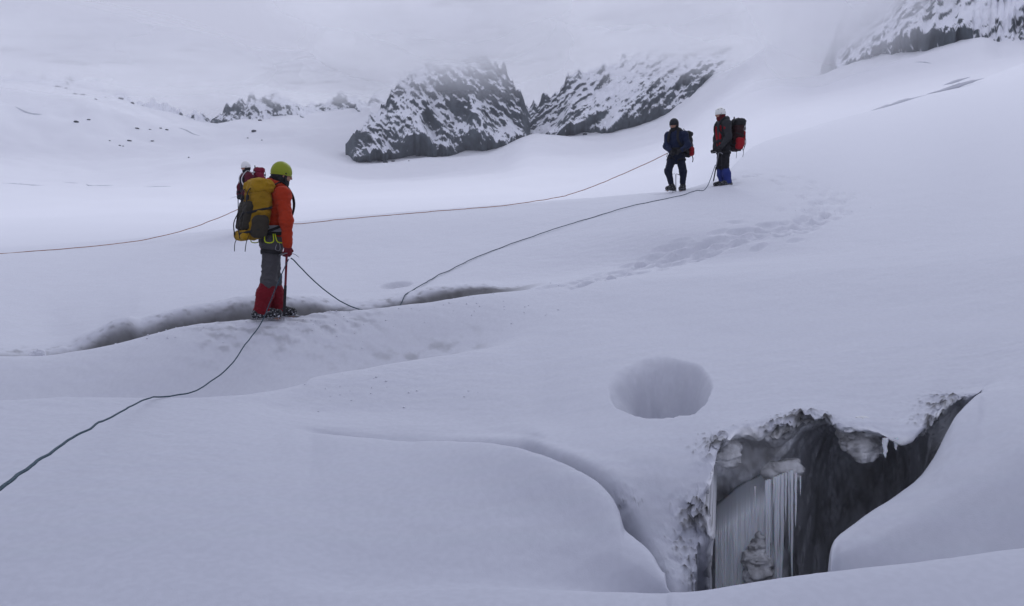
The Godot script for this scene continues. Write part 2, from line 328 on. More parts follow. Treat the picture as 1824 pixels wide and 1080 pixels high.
	out.append([3.86, -13.56, 1.79, 0.044])
	out.append([4.08, -13.39, 1.92, 0.052])
	out.append([4.19, -13.70, 1.84, 0.037])
	out.append([4.35, -13.61, 2.08, 0.040])
	out.append([4.39, -13.78, 1.92, 0.059])
	out.append([4.52, -13.78, 1.82, 0.055])
	out.append([4.68, -14.13, 1.89, 0.052])
	out.append([4.90, -13.91, 2.29, 0.044])
	out.append([4.88, -14.14, 2.54, 0.052])
	out.append([5.15, -14.12, 2.24, 0.047])
	out.append([5.35, -14.32, 2.17, 0.048])
	out.append([5.38, -14.41, 2.50, 0.031])
	out.append([5.33, -14.63, 2.17, 0.039])
	out.append([5.63, -14.57, 2.45, 0.035])
	out.append([5.17, -15.21, 2.63, 0.038])
	out.append([5.68, -14.92, 2.67, 0.041])
	out.append([5.66, -15.26, 2.87, 0.048])
	out.append([6.02, -15.28, 2.77, 0.048])
	out.append([5.81, -15.32, 2.91, 0.054])
	out.append([6.09, -15.50, 2.50, 0.032])
	out.append([6.01, -15.69, 2.51, 0.051])
	out.append([6.55, -15.72, 2.52, 0.043])
	out.append([6.29, -15.78, 2.39, 0.043])
	out.append([6.11, -16.08, 2.89, 0.039])
	out.append([6.35, -16.34, 2.90, 0.058])
	out.append([6.50, -16.49, 2.35, 0.039])
	out.append([6.67, -16.45, 2.75, 0.049])
	out.append([6.88, -16.51, 2.76, 0.032])
	out.append([6.86, -16.69, 2.54, 0.040])
	out.append([7.05, -16.72, 2.42, 0.049])
	out.append([6.84, -16.96, 2.67, 0.043])
	out.append([7.26, -16.98, 2.80, 0.046])
	out.append([6.86, -17.45, 2.63, 0.050])
	out.append([7.13, -17.48, 2.69, 0.036])
	out.append([7.04, -17.83, 2.62, 0.040])
	out.append([6.88, -17.92, 2.53, 0.039])
	out.append([2.29, -13.35, 1.88, 0.028])
	out.append([2.72, -12.81, 1.68, 0.039])
	out.append([2.62, -13.23, 1.49, 0.039])
	out.append([2.77, -13.12, 1.82, 0.026])
	out.append([2.88, -13.62, 1.75, 0.036])
	out.append([3.16, -13.11, 1.96, 0.023])
	out.append([3.24, -13.11, 1.80, 0.033])
	out.append([3.60, -13.29, 1.57, 0.035])
	out.append([3.51, -13.46, 1.65, 0.041])
	out.append([3.75, -13.65, 1.60, 0.023])
	out.append([3.93, -13.27, 1.44, 0.031])
	out.append([4.22, -13.32, 2.20, 0.028])
	out.append([4.01, -14.17, 1.73, 0.040])
	out.append([4.69, -13.11, 2.17, 0.036])
	out.append([4.57, -13.51, 2.04, 0.040])
	out.append([4.56, -13.85, 1.69, 0.039])
	out.append([6.01, -15.25, 2.63, 0.051])
	out.append([6.45, -15.29, 2.59, 0.050])
	out.append([6.51, -15.56, 2.80, 0.040])
	out.append([6.70, -15.98, 2.43, 0.037])
	out.append([6.32, -16.41, 2.93, 0.048])
	out.append([6.93, -16.58, 2.90, 0.047])
	out.append([6.84, -16.82, 3.19, 0.047])
	out.append([6.77, -17.23, 3.02, 0.032])
	out.append([7.47, -17.41, 3.17, 0.035])
	out.append([7.31, -17.61, 3.11, 0.031])
	out.append([6.92, -18.20, 2.68, 0.029])
	out.append([7.32, -18.35, 3.03, 0.033])
	out.append([7.05, -18.73, -3.31, 0.032])
	out.append([7.21, -19.07, -3.30, 0.040])
	out.append([6.76, -19.22, -2.76, 0.036])
	out.append([6.99, -19.55, -2.42, 0.030])
	out.append([6.61, -19.68, -2.34, 0.033])
	out.append([6.65, -19.57, -1.44, 0.029])
	out.append([6.12, -19.89, -1.24, 0.049])
	out.append([5.90, -19.54, -1.18, 0.052])
	out.append([5.74, -19.61, -0.32, 0.041])
	out.append([5.24, -19.33, -0.50, 0.034])
	out.append([5.28, -19.01, -0.51, 0.051])
	out.append([5.10, -18.84, -0.36, 0.031])
	out.append([4.90, -18.46, -0.61, 0.042])
	out.append([4.82, -18.18, -0.73, 0.051])
	out.append([5.62, -14.92, 2.84, 0.033])
	out.append([6.08, -15.26, 3.06, 0.053])
	out.append([5.63, -15.77, 3.11, 0.030])
	out.append([6.12, -16.16, 2.66, 0.045])
	out.append([6.11, -16.75, 3.15, 0.059])
	out.append([6.30, -17.00, 2.76, 0.031])
	out.append([5.91, -17.49, 2.82, 0.035])
	out.append([6.66, -17.91, 3.23, 0.043])
	out.append([6.17, -18.41, 3.22, 0.045])
	out.append([6.17, -18.85, 3.13, 0.052])
	out.append([5.05, -18.02, -0.75, 0.033])
	out.append([4.79, -18.39, -0.97, 0.048])
	out.append([4.79, -18.18, -1.22, 0.040])
	out.append([4.40, -18.29, -1.23, 0.044])
	out.append([4.44, -17.89, -0.91, 0.031])
	out.append([4.40, -18.15, -2.06, 0.036])
	out.append([3.96, -17.95, -2.13, 0.053])
	out.append([4.15, -18.17, -2.16, 0.043])
	out.append([3.77, -18.07, -2.36, 0.034])
	out.append([3.99, -18.60, -2.14, 0.052])
	out.append([3.42, -18.25, -2.29, 0.053])
	out.append([3.73, -18.79, -2.05, 0.053])
	out.append([3.40, -18.46, -1.95, 0.038])
	out.append([3.22, -18.82, -2.35, 0.042])
	
	return out

func build_ground() -> void:
	var cs := ground_curves()
	var az := azimuths()
	var nc := az.size()
	var total := 1
	for n in ROWS: total += n
	var pos := PackedVector3Array()
	var col := PackedColorArray()
	pos.resize(nc * total)
	col.resize(nc * total)
	var svals := PackedFloat32Array()
	for i in ROWS.size():
		for j in ROWS[i]: svals.append(i + float(j) / ROWS[i])
	svals.append(float(ROWS.size()))
	var prints := {}
	for f in footprints():
		var key := Vector2i(floori(f[0] / 0.6), floori(f[1] / 0.6))
		for dx in [-1, 0, 1]:
			for dz in [-1, 0, 1]:
				var kk: Vector2i = key + Vector2i(dx, dz)
				if not prints.has(kk): prints[kk] = []
				prints[kk].append(f)
	var R := PackedFloat32Array()
	var Hh := PackedFloat32Array()
	var T := PackedFloat32Array()
	var mr := PackedFloat32Array()
	var mh := PackedFloat32Array()
	var nk := cs.size()
	for q in [R, Hh, T, mr, mh]: q.resize(nk)
	R.resize(nk); Hh.resize(nk); T.resize(nk); mr.resize(nk); mh.resize(nk)
	var dirt_spots := []
	dirt_spots.append([Vector3(1.41, 0.28, -5.26), 0.16, 1.0])
	dirt_spots.append([Vector3(1.28, 0.30, -5.04), 0.10, 0.7])
	dirt_spots.append([Vector3(1.84, 0.35, -5.39), 0.16, 0.8])
	dirt_spots.append([Vector3(2.03, 0.39, -5.43), 0.18, 1.0])
	dirt_spots.append([Vector3(2.15, 0.40, -5.39), 0.13, 0.8])
	dirt_spots.append([Vector3(1.65, 0.29, -5.46), 0.12, 0.2])
	dirt_spots.append([Vector3(2.31, 0.35, -5.30), 0.10, 0.4])
	dirt_spots.append([Vector3(2.49, 0.35, -5.24), 0.10, 0.2])
	dirt_spots.append([Vector3(2.88, 0.37, -5.38), 0.14, 0.9])
	dirt_spots.append([Vector3(3.12, 0.40, -5.59), 0.20, 1.0])
	dirt_spots.append([Vector3(3.21, 0.46, -5.65), 0.14, 0.7])
	dirt_spots.append([Vector3(1.13, -0.08, -4.73), 0.16, 1.0])
	dirt_spots.append([Vector3(1.05, -0.20, -4.58), 0.14, 0.8])
	dirt_spots.append([Vector3(1.17, 0.01, -4.81), 0.12, 0.7])
	dirt_spots.append([Vector3(1.01, -0.27, -4.39), 0.14, 0.7])
	dirt_spots.append([Vector3(0.70, -0.00, -4.85), 0.12, 0.5])
	
	var lump: FastNoiseLite = nz.lump
	var roll: FastNoiseLite = nz.roll
	var ripple: FastNoiseLite = nz.ripple
	var grit: FastNoiseLite = nz.grit
	var patch: FastNoiseLite = nz.patch
	for c in nc:
		var a := az[c]
		for i in nk:
			R[i] = spline_at(cs[i], a, 1)
			Hh[i] = spline_at(cs[i], a, 2)
		T[0] = 0.0
		for i in range(1, nk):
			T[i] = T[i - 1] + maxf(pow(Vector2(R[i] - R[i - 1], Hh[i] - Hh[i - 1]).length(), 0.5), 0.02)
		for i in nk:
			var p := maxi(i - 1, 0)
			var n := mini(i + 1, nk - 1)
			if p == i or n == i:
				mr[i] = (R[n] - R[p]) / (T[n] - T[p])
				mh[i] = (Hh[n] - Hh[p]) / (T[n] - T[p])
			else:
				var d0 := T[i] - T[p]
				var d1 := T[n] - T[i]
				mr[i] = (R[i] - R[p]) / d0 - (R[n] - R[p]) / (d0 + d1) + (R[n] - R[i]) / d1
				mh[i] = (Hh[i] - Hh[p]) / d0 - (Hh[n] - Hh[p]) / (d0 + d1) + (Hh[n] - Hh[i]) / d1
		var sa := sin(deg_to_rad(a))
		var ca := -cos(deg_to_rad(a))
		var sway := band(a, 12.4, 13.6, 14.8, 16.0)
		var hole := band(a, 13.9, 14.3, 29.5, 30.6)
		var flank := band(a, 8.0, 12.0, 14.5, 14.7)
		for j in total:
			var s := svals[j]
			var i := mini(int(s), nk - 2)
			var t := s - i
			var w := T[i + 1] - T[i]
			var t2 := t * t
			var t3 := t2 * t
			var b0 := 2 * t3 - 3 * t2 + 1
			var b1 := (t3 - 2 * t2 + t) * w
			var b2 := 1.0 - b0
			var b3 := (t3 - t2) * w
			var r := b0 * R[i] + b1 * mr[i] + b2 * R[i + 1] + b3 * mr[i + 1]
			var h := b0 * Hh[i] + b1 * mh[i] + b2 * Hh[i + 1] + b3 * mh[i + 1]
			if sway > 0.0 and s > 5.5 and s < 9.6:
				var turn: float = deg_to_rad(a + sway * band(s, 5.5, 6.5, 9.0, 9.6) * (lump.get_noise_2d(s * 1.7, 5.0) * 0.7 + lump.get_noise_2d(s * 6.0, 2.0) * 0.25))
				sa = sin(turn)
				ca = -cos(turn)
			elif sway > 0.0:
				sa = sin(deg_to_rad(a))
				ca = -cos(deg_to_rad(a))
			var p := Vector3(r * sa, h, r * ca)
			var far_light := pow(clampf(log(maxf(r, 4.0) / 4.0) / log(22.0), 0.0, 1.0), 1.3)
			var white := Color(0.46, 0.473, 0.53).lerp(Color(0.91, 0.915, 0.945), far_light)  # brightness fall-off painted in: snow colour lightens with distance
			# soft rolls and wind ripples, wider far away
			var near := 1.0 - smoothstep(26.0, 60.0, r)
			if near > 0.0:
				h += near * (roll.get_noise_3d(p.x * 0.9, p.y * 0.9, p.z * 0.9) * 0.014 * smoothstep(2.0, 5.0, r) + ripple.get_noise_3d(p.x * 3.0 + p.z, p.y * 4.0, p.z * 6.0) * 0.005)
			if near < 1.0:
				h += (1.0 - near) * roll.get_noise_3d(p.x * 0.03, 0.0, p.z * 0.03) * minf(r * 0.006, 2.5)
			if absf(a) < 36.0:
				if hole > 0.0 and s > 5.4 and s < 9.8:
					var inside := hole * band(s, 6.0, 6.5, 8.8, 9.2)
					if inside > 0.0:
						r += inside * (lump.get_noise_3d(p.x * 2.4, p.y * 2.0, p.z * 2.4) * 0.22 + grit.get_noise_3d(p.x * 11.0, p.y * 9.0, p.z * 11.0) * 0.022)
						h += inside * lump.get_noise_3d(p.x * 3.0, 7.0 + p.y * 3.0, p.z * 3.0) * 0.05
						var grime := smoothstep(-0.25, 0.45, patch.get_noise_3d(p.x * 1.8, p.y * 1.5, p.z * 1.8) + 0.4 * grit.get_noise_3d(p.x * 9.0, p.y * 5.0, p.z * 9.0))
						white = white.lerp(Color(0.84, 0.85, 0.88).lerp(Color(0.55, 0.55, 0.55), grime).lerp(Color(0.30, 0.32, 0.34), smoothstep(17.0, 22.0, a) * 0.3), inside)  # besides the grime, shade of the void is painted in towards the right
					var rim := hole * band(s, 8.5, 8.9, 9.15, 9.7)
					if rim > 0.0:
						h += rim * lump.get_noise_3d(p.x * 4.0, p.y * 4.0, p.z * 4.0) * 0.012
						r += rim * lump.get_noise_3d(p.x * 5.0, 3.0 + p.y * 5.0, p.z * 5.0) * 0.015
				if a > 4.0 and s > 5.2 and s < 10.3:
					for d in dirt_spots:
						var far: float = p.distance_to(d[0]) / d[1]
						if far < 2.2:
							var wgt: float = exp(-far * far) * d[2]
							var g := lump.get_noise_3d(p.x * 7.0, p.y * 9.0, p.z * 7.0)
							var g2 := lump.get_noise_3d(p.x * 15.0 + 4.0, p.y * 19.0, p.z * 15.0)
							r += wgt * g * 0.075
							h += wgt * g2 * 0.04
							var soil := smoothstep(0.1, 0.7, wgt * 0.9 + g2 * 0.9 - 0.35)
							white = white.lerp(Color(0.075, 0.072, 0.068), soil * 0.85)
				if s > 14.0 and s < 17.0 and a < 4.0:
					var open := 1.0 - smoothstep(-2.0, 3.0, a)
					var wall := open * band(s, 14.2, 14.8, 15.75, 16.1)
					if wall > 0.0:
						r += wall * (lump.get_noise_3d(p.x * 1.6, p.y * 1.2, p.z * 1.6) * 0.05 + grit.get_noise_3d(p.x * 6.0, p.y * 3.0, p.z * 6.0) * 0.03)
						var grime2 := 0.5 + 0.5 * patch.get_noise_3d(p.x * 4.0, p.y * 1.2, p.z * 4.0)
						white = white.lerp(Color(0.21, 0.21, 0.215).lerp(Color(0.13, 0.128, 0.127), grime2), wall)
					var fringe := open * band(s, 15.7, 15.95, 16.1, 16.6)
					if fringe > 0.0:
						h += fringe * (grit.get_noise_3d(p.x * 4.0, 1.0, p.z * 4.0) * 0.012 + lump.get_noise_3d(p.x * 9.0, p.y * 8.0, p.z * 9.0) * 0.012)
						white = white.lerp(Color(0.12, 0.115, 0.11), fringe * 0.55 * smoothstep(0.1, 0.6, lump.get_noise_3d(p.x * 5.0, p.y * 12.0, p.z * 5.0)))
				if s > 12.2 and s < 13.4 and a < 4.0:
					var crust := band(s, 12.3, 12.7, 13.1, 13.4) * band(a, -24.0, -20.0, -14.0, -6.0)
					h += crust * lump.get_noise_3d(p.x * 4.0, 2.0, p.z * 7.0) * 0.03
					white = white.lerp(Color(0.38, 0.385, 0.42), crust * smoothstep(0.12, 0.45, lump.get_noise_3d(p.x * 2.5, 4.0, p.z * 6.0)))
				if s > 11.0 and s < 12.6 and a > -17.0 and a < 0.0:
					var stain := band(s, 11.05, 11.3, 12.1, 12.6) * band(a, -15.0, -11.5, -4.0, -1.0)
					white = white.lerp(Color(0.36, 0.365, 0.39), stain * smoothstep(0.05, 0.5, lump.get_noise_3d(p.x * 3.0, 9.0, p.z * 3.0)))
				if s > 9.8 and s < 11.4 and a > 4.0 and a < 18.0:
					# the round hollow, steep at its near rim, rising gently to its far one
					var q := Vector2(p.x - 1.34, p.z + 6.87)
					var fwd := Vector2(0.191, -0.982)
					var qa := q.dot(fwd) / 0.98
					var ql := q.dot(Vector2(0.982, 0.191)) / 0.44 + 0.12 * qa
					qa += 0.10 * lump.get_noise_3d(p.x * 2.0, 3.0, p.z * 1.2)
					ql += 0.14 * lump.get_noise_3d(p.x * 1.6, 8.0, p.z * 1.0)
					if ql < 0.0: ql *= 0.86
					if absf(qa) < 1.0:
						var rr := sqrt(qa * qa + ql * ql)
						var far_t := sqrt(maxf(qa, 0.0) * maxf(qa, 0.0) + ql * ql)
						var edge := 1.0 - smoothstep(0.34 * smoothstep(-0.6, 0.5, ql), 1.0, far_t)
						if qa < 0.0: edge *= 1.0 - smoothstep(0.86, 1.0, rr)
						h -= 0.70 * edge
						h += edge * 0.04 * (1.0 - smoothstep(0.0, 0.14, absf(ql + 0.2 - 0.1 * qa))) * (1.0 - smoothstep(0.45, 0.76, qa))
				if r > 9.0 and r < 24.0 and s > 12.5:
					var key := Vector2i(floori(p.x / 0.6), floori(p.z / 0.6))
					if prints.has(key):
						for f in prints[key]:
							var dx: float = p.x - f[0]
							var dz: float = p.z - f[1]
							var la: float = (dx * sin(f[2]) + dz * cos(f[2])) / 0.17
							var lb: float = (dx * cos(f[2]) - dz * sin(f[2])) / 0.085
							var d2 := la * la + lb * lb
							if d2 < 4.0:
								h -= f[3] * (exp(-d2 * 1.1) - 0.16 * exp(-(d2 - 1.9) * (d2 - 1.9) * 2.0))
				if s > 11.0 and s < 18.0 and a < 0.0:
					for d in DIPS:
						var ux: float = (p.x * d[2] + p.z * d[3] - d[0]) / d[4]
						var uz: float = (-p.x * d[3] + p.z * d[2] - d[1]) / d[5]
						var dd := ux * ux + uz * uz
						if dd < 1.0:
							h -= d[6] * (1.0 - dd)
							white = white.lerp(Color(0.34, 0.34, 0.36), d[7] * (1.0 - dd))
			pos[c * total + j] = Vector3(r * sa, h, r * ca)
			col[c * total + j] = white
	snow_pos = pos
	snow_az = az
	ground_mesh(pos, col, nc, total)

# the snow's height under a point, from the highest sheet there
func on_snow(x: float, z: float) -> Vector3:
	var a := rad_to_deg(atan2(x, -z))
	var r := Vector2(x, z).length()
	var total := snow_pos.size() / snow_az.size()
	var c := snow_az.bsearch(a)
	var best := -1e6
	for j in total - 1:
		var p := snow_pos[c * total + j]
		var q := snow_pos[c * total + j + 1]
		var rp := Vector2(p.x, p.z).length()
		var rq := Vector2(q.x, q.z).length()
		if (rp <= r) != (rq <= r): best = maxf(best, lerpf(p.y, q.y, (r - rp) / (rq - rp)))
	return Vector3(x, best, z)

func ground_mesh(pos: PackedVector3Array, col: PackedColorArray, nc: int, total: int) -> void:
	var nrm := grid_normals(pos, nc, total)
	var idx := PackedInt32Array()
	idx.resize((nc - 1) * (total - 1) * 6)
	var k := 0
	for c in nc - 1:
		for j in total - 1:
			var q := c * total + j
			idx[k] = q; idx[k + 1] = q + 1; idx[k + 2] = q + total
			idx[k + 3] = q + 1; idx[k + 4] = q + total + 1; idx[k + 5] = q + total
			k += 6
	var mi := MeshInstance3D.new()
	mi.mesh = arrays(pos, nrm, col, idx)
	mi.material_override = M.snow
	mi.name = "snow_ground"
	tag(mi, "rolling snow covered glacier with crevasses, mounds and hollows", "", "", "structure")
	add_child(mi)

func grid_normals(pos: PackedVector3Array, nc: int, total: int) -> PackedVector3Array:
	var nrm := PackedVector3Array()
	nrm.resize(nc * total)
	for c in nc:
		var cl := maxi(c - 1, 0) * total
		var cr := mini(c + 1, nc - 1) * total
		var cc := c * total
		for j in total:
			var du := pos[cr + j] - pos[cl + j]
			var dv := pos[cc + mini(j + 1, total - 1)] - pos[cc + maxi(j - 1, 0)]
			nrm[cc + j] = du.cross(dv).normalized()
	return nrm

func arrays(pos: PackedVector3Array, nrm: PackedVector3Array, col: PackedColorArray, idx: PackedInt32Array) -> ArrayMesh:
	var arr := []
	arr.resize(Mesh.ARRAY_MAX)
	arr[Mesh.ARRAY_VERTEX] = pos
	arr[Mesh.ARRAY_NORMAL] = nrm
	if col.size(): arr[Mesh.ARRAY_COLOR] = col
	arr[Mesh.ARRAY_INDEX] = idx
	var m := ArrayMesh.new()
	m.add_surface_from_arrays(Mesh.PRIMITIVE_TRIANGLES, arr)
	return m

# ---------- rock peaks: steep faces broken by ribs and gullies, with snow lying where it can ----------
func build_mountains() -> void:
	mountain("mountain", "broad dark rock peak with snow streaks rising into cloud, largest of the crags", [-11.78, 332.0, 40.78, -10.82, 330.0, 37.08, -8.47, 330.0, 37.78, -7.08, 330.0, 42.89, -6.09, 330.0, 41.61, -4.50, 330.0, 40.80, -3.29, 332.0, 43.39, -2.09, 332.0, 43.90, -0.48, 334.0, 43.95, 0.52, 340.0, 48.70, 1.32, 345.0, 53.67], [-11.78, 336.0, 41.71, -10.80, 340.0, 46.02, -9.22, 352.0, 58.37, -7.83, 360.0, 67.47, -6.64, 368.0, 80.37, -5.05, 372.0, 84.99, -2.87, 372.0, 84.71, -1.28, 370.0, 79.80, -0.16, 366.0, 72.46, 0.72, 360.0, 63.38, 1.32, 352.0, 56.67], 240, 160, 9.0, 0.06, 1.0, 0.50)
	mountain("mountain", "jagged rock ridge with snow bands running right from the broad dark peak", [0.32, 360.0, 55.95, 1.93, 355.0, 51.74, 3.53, 352.0, 50.52, 5.52, 350.0, 52.27, 7.11, 346.0, 49.41, 8.68, 345.0, 52.62, 10.62, 342.0, 56.52, 12.91, 338.0, 60.87, 14.77, 345.0, 69.39, 16.23, 350.0, 75.86], [0.32, 370.0, 59.50, 1.92, 375.0, 63.86, 3.12, 380.0, 68.81, 4.31, 385.0, 76.45, 5.89, 388.0, 80.02, 7.46, 390.0, 85.46, 9.02, 392.0, 91.37, 10.56, 392.0, 93.57, 12.47, 390.0, 90.93, 14.36, 385.0, 88.08, 16.22, 372.0, 82.47], 290, 140, 8.0, 0.12, 2.0, -0.70)
	mountain("mountain", "small rock hump half lost in cloud at the back of the snow basin", [-20.80, 415.0, 57.49, -19.03, 410.0, 55.83, -17.22, 405.0, 53.58, -16.11, 405.0, 54.42, -14.61, 405.0, 57.51, -12.33, 405.0, 61.33, -10.00, 400.0, 63.51, -8.44, 400.0, 66.51], [-20.79, 425.0, 60.76, -19.71, 428.0, 65.76, -18.63, 430.0, 70.13, -16.80, 432.0, 74.85, -15.70, 432.0, 73.55, -14.59, 430.0, 70.15, -12.30, 430.0, 74.86, -10.77, 428.0, 74.05, -8.43, 425.0, 77.79], 200, 80, 6.0, 0.02, 3.0, 0.40)
	mountain("mountain", "faint snow ridge with scattered rocks behind the glacier, hazy", [-34.15, 425.0, 70.18, -31.64, 420.0, 67.64, -28.05, 415.0, 63.96, -24.86, 415.0, 60.52, -21.84, 420.0, 58.84, -20.27, 428.0, 59.44], [-34.11, 440.0, 80.11, -31.60, 440.0, 77.75, -29.53, 440.0, 77.29, -28.00, 440.0, 77.88, -26.45, 440.0, 73.54, -24.84, 440.0, 70.40, -23.18, 440.0, 67.12, -21.66, 438.0, 63.61, -20.27, 436.0, 61.37], 240, 70, 5.0, 0.20, 4.0, 0.50)
	mountain("mountain", "dark rock rib with snow ledges above the steep snow slope", [20.98, 232.0, 47.12, 21.60, 230.0, 47.12, 22.27, 226.0, 47.55, 23.60, 220.0, 48.92, 24.91, 215.0, 49.49, 26.19, 208.0, 48.71, 28.38, 200.0, 46.97, 29.15, 197.0, 45.50, 30.07, 193.0, 42.85, 31.41, 188.0, 40.14, 32.53, 185.0, 40.55, 34.43, 182.0, 42.15, 39.37, 180.0, 46.69], [20.97, 234.0, 48.71, 21.56, 238.0, 54.45, 22.20, 244.0, 61.37, 23.50, 255.0, 71.05, 24.77, 262.0, 78.65, 26.02, 265.0, 83.52, 28.16, 265.0, 88.21, 28.91, 264.0, 88.81, 29.79, 262.0, 89.68, 31.08, 258.0, 90.13, 32.20, 255.0, 90.19, 34.08, 250.0, 90.72, 38.98, 240.0, 94.15], 300, 200, 7.0, 0.10, 5.0, -0.60)

func mountain(called: String, label: String, foot: Array, crest: Array, nu: int, nv: int, rough: float, snowy: float, seed_: float, slant: float) -> void:
	var a0: float = maxf(foot[0], crest[0])
	var a1: float = minf(foot[foot.size() - 3], crest[crest.size() - 3])
	var pos := PackedVector3Array()
	var back := 8
	var total := nv + back
	pos.resize((nu + 1) * total)
	var ridge: FastNoiseLite = nz.ridge
	var lump: FastNoiseLite = nz.lump
	var cellular: FastNoiseLite = nz.cell
	for i in nu + 1:
		var a := lerpf(a0, a1, float(i) / nu)
		var fr := spline_at(foot, a, 1)
		var fh := spline_at(foot, a, 2)
		var cr := spline_at(crest, a, 1)
		var ch := spline_at(crest, a, 2)
		var e := minf(float(i), float(nu - i)) / nu
		var amp := rough * smoothstep(0.0, 0.06, e)
		for j in total:
			var t := minf(float(j) / (nv - 1), 1.0)
			var r := lerpf(fr, cr, pow(t, 1.15))
			var jag := ridge.get_noise_2d(a * 0.5 + seed_, 3.0) * 4.5 + lump.get_noise_2d(a * 1.6, seed_) * 2.5
			var h := lerpf(fh - 9.0 + lump.get_noise_2d(a * 1.3, 9.0 + seed_) * 3.0, ch, t) + jag * smoothstep(0.0, 0.08, e) * pow(t, 3.0)
			if j >= nv:
				var q := float(j - nv + 1) / back
				r += q * 60.0
				h -= q * q * 60.0
			var rad := deg_to_rad(a)
			var p := Vector3(r * sin(rad), h, -r * cos(rad))
			# the ribs run down the face at a slant
			var along := p.x + slant * h
			var q3 := Vector3(along * 1.15, h * 0.30 + seed_ * 31.0, p.z * 0.4)
			var d := (ridge.get_noise_3dv(q3 / 62.0) * 0.9 + 0.05) * amp * 1.5
			d += ridge.get_noise_3dv(Vector3(along, h * 0.45, p.z * 0.5) / 21.0 + Vector3(seed_, 0, 0)) * amp * 0.45
			d -= cellular.get_noise_3dv(Vector3(along * 1.2, h * 0.55, p.z) / 17.0) * amp * 0.8
			d -= cellular.get_noise_3dv(Vector3(along * 1.1, h * 0.7, p.z) / 6.0 + Vector3(0, seed_, 0)) * amp * 0.42
			d -= cellular.get_noise_3dv(Vector3(along, h * 0.8, p.z) / 2.4) * amp * 0.16
			var fade := smoothstep(0.0, 0.12, t)
			var out := Vector3(-sin(rad), 0.3 * (1.0 - t), cos(rad))
			pos[i * total + j] = p + out * d * (0.15 + 0.85 * fade)
	var nrm := grid_normals(pos, nu + 1, total)
	var col := PackedColorArray()
	col.resize(pos.size())
	for k in pos.size():
		var p := pos[k]
		var i := k / total
		var j := k % total
		var du := pos[mini(i + 3, nu) * total + j] - pos[maxi(i - 3, 0) * total + j]
		var dv := pos[i * total + mini(j + 3, total - 1)] - pos[i * total + maxi(j - 3, 0)]
		var broad := du.cross(dv).normalized().y
		var along := p.x + slant * p.y
		var bx := p.x * 0.75 + p.y * slant * 1.3
		var by := p.y * 0.8 - p.x * slant * 0.9
		var n1 := ridge.get_noise_3dv(Vector3(bx / 13.0, by / 40.0, seed_ * 7.0))
		var n2 := lump.get_noise_3dv(Vector3(p.x, p.y, p.z * 0.5) / 24.0)
		var n3 := lump.get_noise_3dv(Vector3(bx / 2.6, by / 5.2, p.z / 4.0))
		var n4 := lump.get_noise_3dv(p / 1.3)
		var low := 1.0 - smoothstep(0.05, 0.3, float(j) / nv)
		var lies := broad * 0.70 + nrm[k].y * 0.36 + n1 * 0.34 + n2 * 0.36 + n3 * 0.46 + n4 * 0.26 + snowy - 0.19 + low * ((n2 + n3 + n4) * 0.75 + 0.10)
		var s := smoothstep(0.45, 0.60, lies)
		var tone: float = 1.0 + 0.45 * lump.get_noise_3dv(p / 5.0)
		col[k] = Color(0.092 * tone, 0.108 * tone, 0.118 * tone).lerp(Color(0.88, 0.89, 0.93), s)
	var idx := PackedInt32Array()
	for i in nu:
		for j in total - 1:
			var q := i * total + j
			idx.append_array([q, q + 1, q + total, q + 1, q + total + 1, q + total])
	var mi := MeshInstance3D.new()
	mi.mesh = arrays(pos, nrm, col, idx)
	mi.material_override = M.rock
	mi.name = called
	tag(mi, label, "", "", "structure")
	add_child(mi, true)

